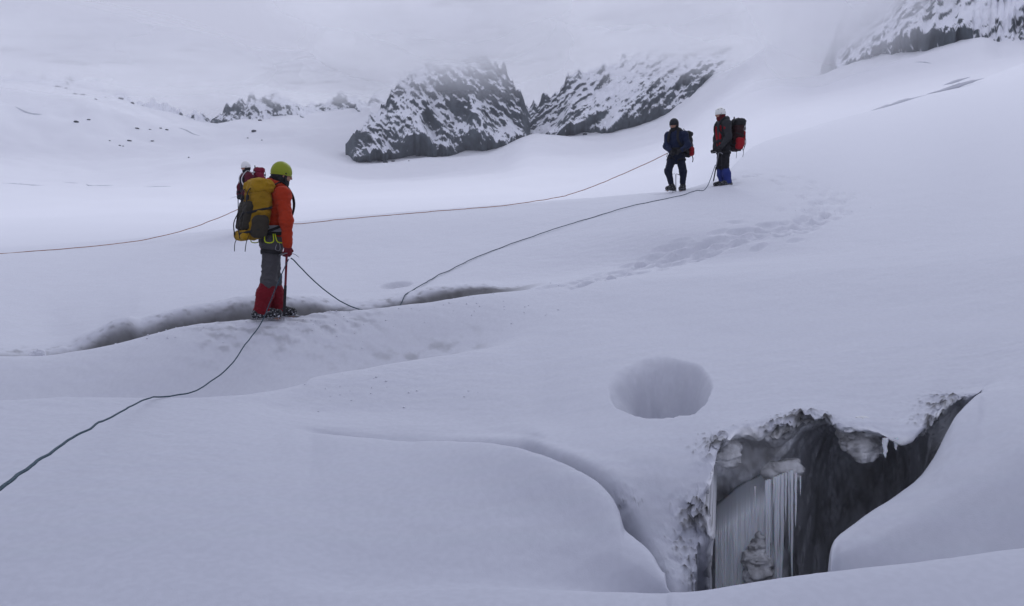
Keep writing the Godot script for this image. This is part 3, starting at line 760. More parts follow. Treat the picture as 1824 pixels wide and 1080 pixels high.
# ---------- banks of cloud that wrap the peaks: each a closed, lumpy body of mist ----------
func build_clouds() -> void:
	var m := StandardMaterial3D.new()
	m.albedo_color = Color(1, 1, 1, 1)
	m.roughness = 1.0
	m.metallic_specular = 0.0
	m.transparency = BaseMaterial3D.TRANSPARENCY_ALPHA
	m.vertex_color_use_as_albedo = true
	m.backlight_enabled = true
	m.backlight = Color(1, 1, 1)
	m.cull_mode = BaseMaterial3D.CULL_DISABLED
	M.cloud = m
	# azimuth, distance, height, half width, half height, half depth, most opacity
	var banks := [
		[-4.6, 366.0, 84.0, 74.0, 30.0, 50.0, 0.92], [-3.8, 352.0, 90.0, 60.0, 26.0, 50.0, 0.8], [-6.0, 345.0, 98.0, 84.0, 32.0, 56.0, 0.8],
		[12.0, 372.0, 89.0, 88.0, 28.0, 50.0, 0.92], [14.0, 365.0, 95.0, 72.0, 26.0, 50.0, 0.8], [10.0, 355.0, 106.0, 98.0, 34.0, 56.0, 0.7],
		[-15.0, 430.0, 81.0, 66.0, 19.0, 40.0, 0.85], [-13.0, 420.0, 79.0, 50.0, 13.0, 40.0, 0.7],
		[-30.0, 410.0, 80.0, 130.0, 27.0, 50.0, 0.85], [-26.0, 405.0, 79.0, 100.0, 20.0, 46.0, 0.55], [-33.0, 400.0, 80.0, 100.0, 26.0, 50.0, 0.65],
		[22.0, 205.0, 66.0, 30.0, 38.0, 26.0, 0.7], [23.5, 196.0, 72.0, 36.0, 34.0, 24.0, 0.6], [21.0, 200.0, 66.0, 28.0, 44.0, 24.0, 0.65], [26.5, 190.0, 80.0, 34.0, 30.0, 24.0, 0.45],
	]
	for k in banks.size():
		var b: Array = banks[k]
		var rad := deg_to_rad(b[0])
		var at := Vector3(b[1] * sin(rad), b[2], -b[1] * cos(rad))
		var toward := Vector3(-at.x, 0, -at.z).normalized()
		var side := Vector3(toward.z, 0, -toward.x)
		var pos := PackedVector3Array()
		var nrm := PackedVector3Array()
		var col := PackedColorArray()
		var idx := PackedInt32Array()
		var nu := 96
		var nv := 48
		for i in nu + 1:
			for j in nv + 1:
				var th := TAU * i / nu
				var ph := PI * (float(j) / nv - 0.5)
				var d := Vector3(cos(th) * cos(ph), sin(ph), sin(th) * cos(ph))
				var lumpy: float = 1.0 + 0.10 * nz.lump.get_noise_3dv(d * 1.6 + Vector3(k * 3.1, 0, 0))
				var p: Vector3 = (side * d.x * b[3] + Vector3.UP * d.y * b[4] + toward * d.z * b[5]) * lumpy
				var n: Vector3 = (side * d.x / b[3] + Vector3.UP * d.y / b[4] + toward * d.z / b[5]).normalized()
				var across := sqrt(d.x * d.x + d.y * d.y)
				var al: float = b[6] * (1.0 - smoothstep(0.25, 0.97, across))
				al *= clampf(0.95 + 0.4 * nz.roll.get_noise_3dv((at + p) / Vector3(46, 22, 46) + Vector3(k, 0, 0)), 0.0, 1.3)
				pos.append(p)
				nrm.append(n)
				col.append(Color(0.97, 0.97, 0.98, clampf(al, 0.0, 0.95)))
		for i in nu:
			for j in nv:
				var q := i * (nv + 1) + j
				idx.append_array([q, q + nv + 1, q + 1, q + 1, q + nv + 1, q + nv + 2])
		var mi := MeshInstance3D.new()
		mi.mesh = arrays(pos, nrm, col, idx)
		mi.material_override = m
		mi.name = "cloud"
		mi.position = at
		tag(mi, "thin grey cloud bank hanging over the mountain tops", "", "low cloud round the peaks", "stuff")
		add_child(mi, true)

# ---------- bodies and cloth: rounded bones joined smoothly and meshed as surface nets ----------
func bone(a: Vector3, b: Vector3, ra: float, rb: float, f := Vector3.ZERO, flat := 1.0) -> Array:
	return [a, b, ra, rb, f, flat]

func skin(bones: Array, cell: float, k: float, crease := 0.0, wave := 0.07) -> ArrayMesh:
	var lo := Vector3.ONE * 1e6
	var hi := -lo
	for b in bones:
		var rad: float = maxf(b[2], b[3]) + 2.0 * cell + crease
		for e in 2:
			lo = lo.min(b[e] - Vector3.ONE * rad)
			hi = hi.max(b[e] + Vector3.ONE * rad)
	var n := Vector3i(((hi - lo) / cell).ceil()) + Vector3i.ONE
	var nx := n.x
	var nxy := n.x * n.y
	var g := PackedFloat32Array()
	g.resize(nxy * n.z)
	g.fill(1.0)
	for b in bones:
		var a: Vector3 = b[0]
		var ba: Vector3 = b[1] - a
		var l2 := maxf(ba.length_squared(), 1e-9)
		var ra: float = b[2]
		var rb: float = b[3]
		var f: Vector3 = b[4]
		var fl: float = b[5] - 1.0
		var rad := maxf(ra, rb) + k + 2.0 * cell
		var i0 := Vector3i(((b[0].min(b[1]) - Vector3.ONE * rad - lo) / cell).floor()).clamp(Vector3i.ZERO, n - Vector3i.ONE)
		var i1 := Vector3i(((b[0].max(b[1]) + Vector3.ONE * rad - lo) / cell).ceil()).clamp(Vector3i.ZERO, n - Vector3i.ONE)
		for z in range(i0.z, i1.z + 1):
			for y in range(i0.y, i1.y + 1):
				for x in range(i0.x, i1.x + 1):
					var p := lo + Vector3(x, y, z) * cell - a
					var t := clampf(p.dot(ba) / l2, 0.0, 1.0)
					p -= ba * t
					if fl != 0.0: p += f * (p.dot(f) * fl)
					var d := p.length() - lerpf(ra, rb, t)
					var q := x + y * nx + z * nxy
					var o := g[q]
					var h := maxf(k - absf(d - o), 0.0) / k
					g[q] = minf(d, o) - h * h * k * 0.25
	if crease > 0.0:
		var nn: FastNoiseLite = nz.lump
		for z in n.z:
			for y in n.y:
				for x in nx:
					var q := x + y * nx + z * nxy
					if absf(g[q]) < 3.0 * cell:
						var p := (lo + Vector3(x, y, z) * cell) / wave
						g[q] += crease * nn.get_noise_3d(p.x, p.y * 1.7, p.z)
	var pos := PackedVector3Array()
	var nrm := PackedVector3Array()
	var idx := PackedInt32Array()
	var at := {}
	for z in n.z - 1:
		for y in n.y - 1:
			for x in nx - 1:
				var q := x + y * nx + z * nxy
				var c := [g[q], g[q + 1], g[q + nx], g[q + nx + 1], g[q + nxy], g[q + nxy + 1], g[q + nxy + nx], g[q + nxy + nx + 1]]
				var m := 0
				for i in 8:
					if c[i] < 0.0: m += 1
				if m == 0 or m == 8: continue
				var s := Vector3.ZERO
				var cnt := 0
				for e in EDGES:
					var va: float = c[e[0]]
					var vb: float = c[e[1]]
					if (va < 0.0) != (vb < 0.0):
						s += CORNER[e[0]].lerp(CORNER[e[1]], va / (va - vb))
						cnt += 1
				var gr := Vector3(c[1] + c[3] + c[5] + c[7] - c[0] - c[2] - c[4] - c[6], c[2] + c[3] + c[6] + c[7] - c[0] - c[1] - c[4] - c[5], c[4] + c[5] + c[6] + c[7] - c[0] - c[1] - c[2] - c[3])
				at[q] = pos.size()
				pos.append(lo + (Vector3(x, y, z) + s / cnt) * cell)
				nrm.append(gr.normalized())
	for q in at:
		var inside: bool = g[q] < 0.0
		for ax in 3:
			var step: int = [1, nx, nxy][ax]
			if (g[q + step] < 0.0) == inside: continue
			var u: int = [nx, nxy, 1][ax]
			var w: int = [nxy, 1, nx][ax]
			if not (at.has(q - u) and at.has(q - w) and at.has(q - u - w)): continue
			var v := [at[q], at[q - u], at[q - u - w], at[q - w]]
			if inside: idx.append_array([v[0], v[2], v[1], v[0], v[3], v[2]])
			else: idx.append_array([v[0], v[1], v[2], v[0], v[2], v[3]])
	return arrays(pos, nrm, PackedColorArray(), idx)

const CORNER := [Vector3(0, 0, 0), Vector3(1, 0, 0), Vector3(0, 1, 0), Vector3(1, 1, 0), Vector3(0, 0, 1), Vector3(1, 0, 1), Vector3(0, 1, 1), Vector3(1, 1, 1)]
const EDGES := [[0, 1], [2, 3], [4, 5], [6, 7], [0, 2], [1, 3], [4, 6], [5, 7], [0, 4], [1, 5], [2, 6], [3, 7]]

func joined(meshes: Array) -> ArrayMesh:
	var st := SurfaceTool.new()
	for m in meshes:
		st.append_from(m, 0, Transform3D())
	return st.commit()

func thing(called: String, label: String, category: String, at: Vector3, group := "") -> Node3D:
	var o := Node3D.new()
	o.name = called
	o.position = at
	tag(o, label, category, group)
	add_child(o, true)
	return o

func part(called: String, m: Mesh, material: Material, parent: Node) -> MeshInstance3D:
	var mi := MeshInstance3D.new()
	mi.mesh = m
	mi.material_override = material
	mi.name = called
	parent.add_child(mi, true)
	return mi

# a strap, cord or shaft swept along points; wide and thick measure across the ref direction and along it
func sweep(pts: Array, wide: float, thick: float, ref := Vector3.UP, sides := 8, taper := 1.0, fine := 0) -> ArrayMesh:
	var P := pts
	if fine > 0: P = smooth_line(pts, fine)
	var pos := PackedVector3Array()
	var nrm := PackedVector3Array()
	var idx := PackedInt32Array()
	var n := P.size()
	for i in n:
		var t: Vector3 = (P[mini(i + 1, n - 1)] - P[maxi(i - 1, 0)]).normalized()
		var u := t.cross(ref)
		if u.length() < 0.05: u = t.cross(Vector3(0.3, 0.1, 1))
		u = u.normalized()
		var v := u.cross(t).normalized()
		var s := lerpf(1.0, taper, float(i) / maxi(n - 1, 1))
		for k in sides:
			var a := TAU * k / sides
			pos.append(P[i] + (u * cos(a) * wide + v * sin(a) * thick) * 0.5 * s)
			nrm.append((u * cos(a) * thick + v * sin(a) * wide).normalized())
	for i in n - 1:
		for k in sides:
			var q := i * sides + k
			var r := i * sides + (k + 1) % sides
			idx.append_array([q, r, q + sides, r, r + sides, q + sides])
	for k in range(1, sides - 1):
		idx.append_array([0, k + 1, k])
		var e := (n - 1) * sides
		idx.append_array([e, e + k, e + k + 1])
	return arrays(pos, nrm, PackedColorArray(), idx)

func smooth_line(pts: Array, fine: int) -> Array:
	var out := []
	for i in pts.size() - 1:
		var a: Vector3 = pts[i]
		var b: Vector3 = pts[i + 1]
		var p0: Vector3 = pts[i - 1] if i > 0 else a * 2.0 - b
		var p3: Vector3 = pts[i + 2] if i + 2 < pts.size() else b * 2.0 - a
		var ma := (b - p0) * 0.5
		var mb := (p3 - a) * 0.5
		var la := (b - a).length()
		ma = ma.limit_length(la * 1.2)
		mb = mb.limit_length(la * 1.2)
		for k in fine:
			var t := float(k) / fine
			var t2 := t * t
			var t3 := t2 * t
			out.append(a * (2 * t3 - 3 * t2 + 1) + ma * (t3 - 2 * t2 + t) + b * (3 * t2 - 2 * t3) + mb * (t3 - t2))
	out.append(pts[-1])
	return out

# a rounded block lying in a frame of its own (right, up, forward)
func block(center: Vector3, half: Vector3, fr: Basis, r: float) -> Array:
	var out := []
	var h := half - Vector3.ONE * r
	var nx := maxi(1, int(ceil(h.x / (r * 0.9))))
	var nz_ := maxi(1, int(ceil(h.z / (r * 0.9))))
	for i in nx + 1:
		for j in nz_ + 1:
			var o := Vector3(lerpf(-h.x, h.x, float(i) / nx), 0, lerpf(-h.z, h.z, float(j) / nz_))
			out.append(bone(center + fr * (o - Vector3(0, h.y, 0)), center + fr * (o + Vector3(0, h.y, 0)), r, r))
	return out

func shell(center: Vector3, rad: Vector3, fr: Basis, low: float, thick := 0.012) -> ArrayMesh:
	var pos := PackedVector3Array()
	var nrm := PackedVector3Array()
	var idx := PackedInt32Array()
	var nu := 32
	var prof := []
	for j in 11:
		var a := lerpf(PI / 2, -low, j / 10.0)
		prof.append(Vector2(cos(a), sin(a)))
	for j in range(10, -1, -1):
		prof.append(prof[j] * (1.0 - thick / rad.x))
	var np := prof.size()
	for i in nu:
		var th := TAU * i / nu
		for j in np:
			var flare := 1.0 + 0.05 * smoothstep(6, 10, j) * (1.0 if j < 11 else 0.0)
			var d := Vector3(cos(th) * prof[j].x * flare, prof[j].y, sin(th) * prof[j].x * flare)
			pos.append(center + fr * (d * rad))
			nrm.append((fr * (d / rad)).normalized() * (1.0 if j < 11 else -1.0))
	for i in nu:
		var e := (i + 1) % nu
		for j in np - 1:
			idx.append_array([i * np + j, i * np + j + 1, e * np + j, i * np + j + 1, e * np + j + 1, e * np + j])
	return arrays(pos, nrm, PackedColorArray(), idx)

# a gloved or bare hand: palm, thumb and four unequal fingers that close by curl (0 open, 1 fist)
func hand_bones(wrist: Vector3, along: Vector3, palm: Vector3, side: float, curl: float, s := 1.0) -> Array:
	var d := along.normalized()
	var p := (palm - d * palm.dot(d)).normalized()
	var x := d.cross(p) * side
	var out := []
	for i in 4:
		var o := x * (i - 1.5) * 0.021 * s
		out.append(bone(wrist + o * 0.6 + d * 0.015 * s, wrist + o + d * 0.085 * s, 0.017 * s, 0.0145 * s))
		var len_: float = [0.038, 0.044, 0.041, 0.032][i] * s
		var q := wrist + o + d * 0.088 * s
		var ang := 0.0
		for k in 3:
			ang += curl * 1.35 + 0.12
			var e := q + (d * cos(ang) + p * sin(ang)) * len_ * (1.0 - 0.22 * k)
			out.append(bone(q, e, (0.0115 - 0.001 * k) * s, (0.0105 - 0.001 * k) * s))
			q = e
	var tb := wrist - x * 0.030 * s + d * 0.03 * s
	var t1 := tb + (d * 0.6 - x * 0.65 + p * 0.5).normalized() * 0.040 * s
	var t2 := t1 + (d * 0.75 + p * (0.4 + curl * 0.6) + x * curl * 0.3).normalized() * 0.036 * s
	out.append(bone(tb, t1, 0.016 * s, 0.0135 * s))
	out.append(bone(t1, t2, 0.0125 * s, 0.0105 * s))
	return out

func cloth(c: Color, rough := 0.85, rim := 0.3) -> StandardMaterial3D:
	var m := mat(c, rough, null, 1.0, M.weave, 0.4)
	m.uv1_scale = Vector3.ONE * 6.0
	m.rim_enabled = true
	m.rim = rim
	m.rim_tint = 0.6
	return m

# ---------- the four roped climbers ----------
func body_frame(f: Vector3) -> Basis:
	var fw := f.normalized()
	return Basis(fw.cross(Vector3.UP).normalized(), Vector3.UP, -fw)

# J: joints in the person's own space (x to the picture's right, y up, z towards the viewer); f: where the chest faces, g: where the head faces
func person(label: String, at: Vector3, size: float, J: Dictionary, f: Vector3, g: Vector3, C: Dictionary, cell: float) -> Node3D:
	var root := thing("person", label, "person", at)
	root.scale = Vector3.ONE * size
	var fw := f.normalized()
	var rt := fw.cross(Vector3.UP).normalized()
	var gw := g.normalized()
	var gr := gw.cross(Vector3.UP).normalized()
	var gu := gr.cross(gw).normalized()
	var H: Vector3 = J.head
	# body: one continuous figure, head with brow, nose, lips, chin and ears
	var bb := [bone(J.pelvis, J.chest, 0.12, 0.135, fw, 1.25), bone(J.chest, J.neck, 0.12, 0.06, fw, 1.2), bone(J.neck, H, 0.056, 0.06), bone(H, H + gu * 0.02, 0.08, 0.08)]
	for s in ["r", "l"]:
		bb += [bone(J.chest + (J["sh_" + s] - J.chest) * 0.4, J["sh_" + s], 0.07, 0.06), bone(J["sh_" + s], J["el_" + s], 0.052, 0.044), bone(J["el_" + s], J["wr_" + s], 0.042, 0.03)]
		bb += [bone(J.pelvis, J["hip_" + s], 0.11, 0.095), bone(J["hip_" + s], J["kn_" + s], 0.082, 0.056), bone(J["kn_" + s], J["an_" + s], 0.055, 0.042), bone(J["an_" + s], J["toe_" + s], 0.035, 0.03)]
	var hb := [bone(H - gw * 0.018 + gu * 0.03, H + gw * 0.012 + gu * 0.035, 0.088, 0.082), bone(H + gw * 0.03 - gu * 0.01, H + gw * 0.035 - gu * 0.075, 0.062, 0.044), bone(H + gw * 0.055 - gu * 0.088, H + gw * 0.06 - gu * 0.092, 0.024, 0.022)]
	hb += [bone(H + gw * 0.093 + gu * 0.012, H + gw * 0.112 - gu * 0.022, 0.010, 0.0135), bone(H + gw * 0.086 + gu * 0.026 - gr * 0.03, H + gw * 0.086 + gu * 0.026 + gr * 0.03, 0.012, 0.012), bone(H + gw * 0.088 - gu * 0.048 - gr * 0.014, H + gw * 0.088 - gu * 0.048 + gr * 0.014, 0.010, 0.010)]
	for s in [-1.0, 1.0]:
		hb += [bone(H + gr * s * 0.083 + gu * 0.015, H + gr * s * 0.086 - gu * 0.02 - gw * 0.004, 0.016, 0.011), bone(H + gw * 0.062 - gu * 0.018 + gr * s * 0.038, H + gw * 0.05 - gu * 0.04 + gr * s * 0.036, 0.024, 0.02)]
	hb.append(bone(H - gu * 0.06 - gw * 0.01, J.neck, 0.056, 0.06))
	var hc := 0.008 if cell < 0.02 else 0.011
	part("body", joined([skin(bb, cell * 1.25, 0.04), skin(hb, hc, 0.018)]), C.skin, root)
	# jacket with collar, sleeves and hem
	var jb := [bone(J.pelvis + Vector3.UP * 0.04, J.chest, 0.150, 0.172, fw, 1.25), bone(J.chest, J.neck - Vector3.UP * 0.03, 0.155, 0.085, fw, 1.15), bone(J.pelvis - Vector3.UP * 0.06, J.pelvis + Vector3.UP * 0.05, 0.158, 0.150, fw, 1.2)]
	jb.append(bone(J.neck - Vector3.UP * 0.03, J.neck + Vector3.UP * 0.035, 0.078, 0.076))
	for s in ["r", "l"]:
		var el: Vector3 = J["el_" + s]
		jb += [bone(J.chest + (J["sh_" + s] - J.chest) * 0.35 + Vector3.UP * 0.06, J["sh_" + s], 0.11, 0.090), bone(J["sh_" + s], el, 0.084, 0.070), bone(el, J["wr_" + s].lerp(el, 0.06), 0.068, 0.055)]
	part("jacket", skin(jb, cell, 0.06, 0.016, 0.085), C.jacket, root)
	if C.has("hood"):
		var back := -fw
		var hd := [bone(J.neck + back * 0.06 + rt * 0.08 + Vector3.UP * 0.03, J.neck + back * 0.11 + Vector3.UP * 0.045, 0.05, 0.058), bone(J.neck + back * 0.06 - rt * 0.08 + Vector3.UP * 0.03, J.neck + back * 0.11 + Vector3.UP * 0.045, 0.05, 0.058), bone(J.neck + back * 0.10 + Vector3.UP * 0.03, J.neck + back * 0.13 - Vector3.UP * 0.06, 0.06, 0.05), bone(J.neck + rt * 0.085 + Vector3.UP * 0.03, J.neck + fw * 0.05 + rt * 0.07, 0.04, 0.03), bone(J.neck - rt * 0.085 + Vector3.UP * 0.03, J.neck + fw * 0.05 - rt * 0.07, 0.04, 0.03)]
		part("hood", skin(hd, cell * 0.8, 0.04, 0.014, 0.05), C.hood, root)
	if C.has("panel"):
		for s in ["r", "l"]:
			var a: Vector3 = J.chest + (J["sh_" + s] - J.chest) * 0.55 + fw * 0.125
			var b: Vector3 = J.pelvis + (J["hip_" + s] - J.pelvis) * 0.55 + fw * 0.125 + Vector3.UP * 0.08
			part("jacket_panel", skin([bone(a, b, 0.045, 0.05, fw, 2.0), bone(J["sh_" + s] + fw * 0.03, J["sh_" + s].lerp(J["el_" + s], 0.35) + fw * 0.03, 0.062, 0.06)], cell, 0.03, 0.008), C.panel, root)
	# trousers, gaiters, boots with crampons
	var tb := [bone(J.pelvis - Vector3.UP * 0.02, J.pelvis + Vector3.UP * 0.03, 0.142, 0.140, fw, 1.2)]
	for s in ["r", "l"]:
		tb += [bone(J.pelvis - Vector3.UP * 0.02, J["hip_" + s], 0.13, 0.112), bone(J["hip_" + s], J["kn_" + s], 0.108, 0.084), bone(J["kn_" + s], J["kn_" + s].lerp(J["an_" + s], 0.75), 0.082, 0.066)]
	part("trousers", skin(tb, cell, 0.05, 0.018, 0.08), C.trousers, root)
	for s in ["r", "l"]:
		var kn: Vector3 = J["kn_" + s]
		var an: Vector3 = J["an_" + s]
		var toe: Vector3 = J["toe_" + s]
		if C.has("gaiter"):
			part("gaiter", skin([bone(kn.lerp(an, 0.08), kn.lerp(an, 0.45), 0.084, 0.097), bone(kn.lerp(an, 0.45), an.lerp(kn, 0.06), 0.097, 0.082), bone(an, an.lerp(toe, 0.35), 0.07, 0.06)], cell * 0.8, 0.03, 0.014, 0.06), C.gaiter, root)
		var td := Vector3(toe.x - an.x, 0, toe.z - an.z).normalized()
		var sole := Vector3(an.x, toe.y + 0.045, an.z)
		var heel := sole - td * 0.05
		var tip := Vector3(toe.x, toe.y + 0.05, toe.z)
		var bs := td.cross(Vector3.UP)
		var bt := part("boot", skin([bone(an.lerp(kn, 0.12), an, 0.064, 0.066), bone(an, heel, 0.062, 0.050), bone(heel, tip, 0.050, 0.046), bone(heel + bs * 0.02, tip + bs * 0.018, 0.040, 0.038), bone(heel - bs * 0.02, tip - bs * 0.018, 0.040, 0.038), bone(an, an.lerp(tip, 0.6), 0.058, 0.05)], cell * 0.6, 0.025, 0.006, 0.03), M.boot, root)
		var sp := []
		for q in 4:
			for w in [-1.0, 1.0]:
				var c: Vector3 = heel.lerp(tip, q / 3.0) + bs * w * 0.04 - Vector3.UP * 0.035
				sp.append(sweep([c, c - Vector3.UP * 0.045], 0.014, 0.014, td, 6, 0.2))
		sp.append(sweep([heel - Vector3.UP * 0.045 - td * 0.03, tip - Vector3.UP * 0.045 + td * 0.05], 0.085, 0.012, Vector3.UP, 8))
		sp.append(sweep([tip - Vector3.UP * 0.04 + td * 0.03, tip - Vector3.UP * 0.06 + td * 0.095], 0.05, 0.012, Vector3.UP, 6, 0.3))
		part("crampon", joined(sp), M.steel, bt)
		part("crampon_strap", sweep([sole + bs * 0.062 - td * 0.0, sole + bs * 0.05 + Vector3.UP * 0.05 + td * 0.06, sole - bs * 0.05 + Vector3.UP * 0.05 + td * 0.06, sole - bs * 0.062], 0.02, 0.01, td, 6, 1.0, 4), M.black, bt)
		part("snow_crust", skin([bone(tip - bs * 0.03 + Vector3.UP * 0.01, tip + bs * 0.035 - Vector3.UP * 0.02, 0.016, 0.02)], 0.010, 0.02, 0.014, 0.03), M.crust, bt)
	# gloves: palm, thumb, four fingers closing
	for s in ["r", "l"]:
		var wr: Vector3 = J["wr_" + s]
		var al: Vector3 = J["hand_" + s]
		var gl := part("glove", skin(hand_bones(wr, al, J["palm_" + s], 1.0 if s == "l" else -1.0, J["curl_" + s], 1.12), 0.0062 if cell < 0.02 else 0.0085, 0.009), C.glove, root)
		part("cuff", skin([bone(wr - al.normalized() * 0.055, wr + al.normalized() * 0.015, 0.048, 0.036)], 0.011, 0.02, 0.006, 0.03), C.glove, gl)
	# harness: waist belt, leg loops, gear loops, buckle
	var ring := []
	for i in 17:
		var a := TAU * i / 16
		ring.append(J.pelvis + Vector3.UP * 0.065 + rt * cos(a) * 0.178 + fw * sin(a) * 0.148)
	var hn := part("harness", sweep(ring, 0.05, 0.018, rt.lerp(fw, 0.5).cross(Vector3.UP), 8, 1.0, 2), M.black, root)
	for s in ["r", "l"]:
		var c: Vector3 = J["hip_" + s].lerp(J["kn_" + s], 0.22)
		var ax: Vector3 = (J["kn_" + s] - J["hip_" + s]).normalized()
		var e1 := ax.cross(fw).normalized()
		var e2 := e1.cross(ax).normalized()
		var lp := []
		for i in 13:
			lp.append(c + (e1 * cos(TAU * i / 12) + e2 * sin(TAU * i / 12)) * 0.118)
		part("leg_loop", sweep(lp, 0.012, 0.045, ax, 8, 1.0, 2), M.black, hn)
		var sd := 1.0 if s == "r" else -1.0
		for q in 2:
			var u := fw * (0.06 - q * 0.12)
			var o: Vector3 = J.pelvis + rt * sd * 0.185 + Vector3.UP * 0.055
			part("gear_loop", sweep([o + u, o + u * 1.2 - Vector3.UP * 0.09 + rt * sd * 0.02, o + u * 1.2 - fw * 0.09 - Vector3.UP * 0.09 + rt * sd * 0.02, o + u - fw * 0.10], 0.012, 0.012, rt, 6, 1.0, 4), C.get("loop", M.black), hn)
		var k0: Vector3 = J.pelvis + rt * sd * 0.20 - Vector3.UP * 0.035 - fw * 0.02
		part("carabiner", sweep([k0, k0 + fw * 0.025 - Vector3.UP * 0.02, k0 + fw * 0.03 - Vector3.UP * 0.085, k0 - Vector3.UP * 0.10, k0 - fw * 0.025 - Vector3.UP * 0.08, k0], 0.009, 0.009, rt, 6, 1.0, 3), M.steel, hn)
	# tube of cloth round the neck and the back of the head
	if C.has("buff"):
		part("neck_tube", skin([bone(J.neck, H - gu * 0.03 - gw * 0.02, 0.072, 0.086), bone(H - gw * 0.03, H + gu * 0.02 - gw * 0.025, 0.092, 0.093), bone(H - gu * 0.10 + gw * 0.015, H - gu * 0.085 + gw * 0.035, 0.062, 0.058)], cell * 0.55, 0.03, 0.006, 0.04), C.buff, root)
	# helmet over the brow, its rim, strap and vents
	var fr := Basis(gr, gu, -gw)
	var hc0: Vector3 = H + gu * 0.045 - gw * 0.008
	var hm := part("helmet", shell(hc0, Vector3(0.103, 0.115, 0.118), fr, 0.36), C.helmet, root)
	var rimring := []
	for i in 25:
		var a := TAU * i / 24
		rimring.append(hc0 - gu * 0.043 + gr * cos(a) * 0.102 + gw * sin(a) * 0.117)
	part("helmet_rim", sweep(rimring, 0.014, 0.014, gu, 8), C.get("rim", C.helmet), hm)
	for s in [-1.0, 1.0]:
		part("chin_strap", sweep([hc0 + gr * s * 0.104 - gu * 0.02 + gw * 0.03, H + gr * s * 0.088 - gu * 0.05 + gw * 0.02, H + gr * s * 0.04 - gu * 0.115 + gw * 0.05], 0.016, 0.006, gr, 6, 1.0, 4), M.black, hm)
		if C.has("vents"):
			for q in 3:
				var vd: Vector3 = (gr * s * 0.75 + gu * 0.62 + gw * (0.75 - q * 0.7)).normalized()
				var vp: Vector3 = hc0 + gr * (vd.dot(gr) * 0.103) + gu * (vd.dot(gu) * 0.115) + gw * (vd.dot(gw) * 0.118)
				part("helmet_vent", sweep([vp - gw * 0.016, vp + gw * 0.016], 0.016, 0.004, vd, 8), M.black, hm)
	# wrap-round sunglasses: band, two lenses, arms
	if C.has("shades"):
		var gl2 := []
		for i in 9:
			var a := lerpf(-1.25, 1.25, i / 8.0)
			gl2.append(H + gu * 0.016 + gr * sin(a) * 0.088 + gw * (cos(a) * 0.080 + 0.020))
		var sg := part("sunglasses", sweep(gl2, 0.010, 0.036, gu, 8), M.lens, root)
		for s in [-1.0, 1.0]:
			part("sunglasses_arm", sweep([H + gr * s * 0.086 + gu * 0.022 + gw * 0.05, H + gr * s * 0.092 + gu * 0.02 - gw * 0.02], 0.006, 0.012, gu, 6), M.black, sg)
	return root

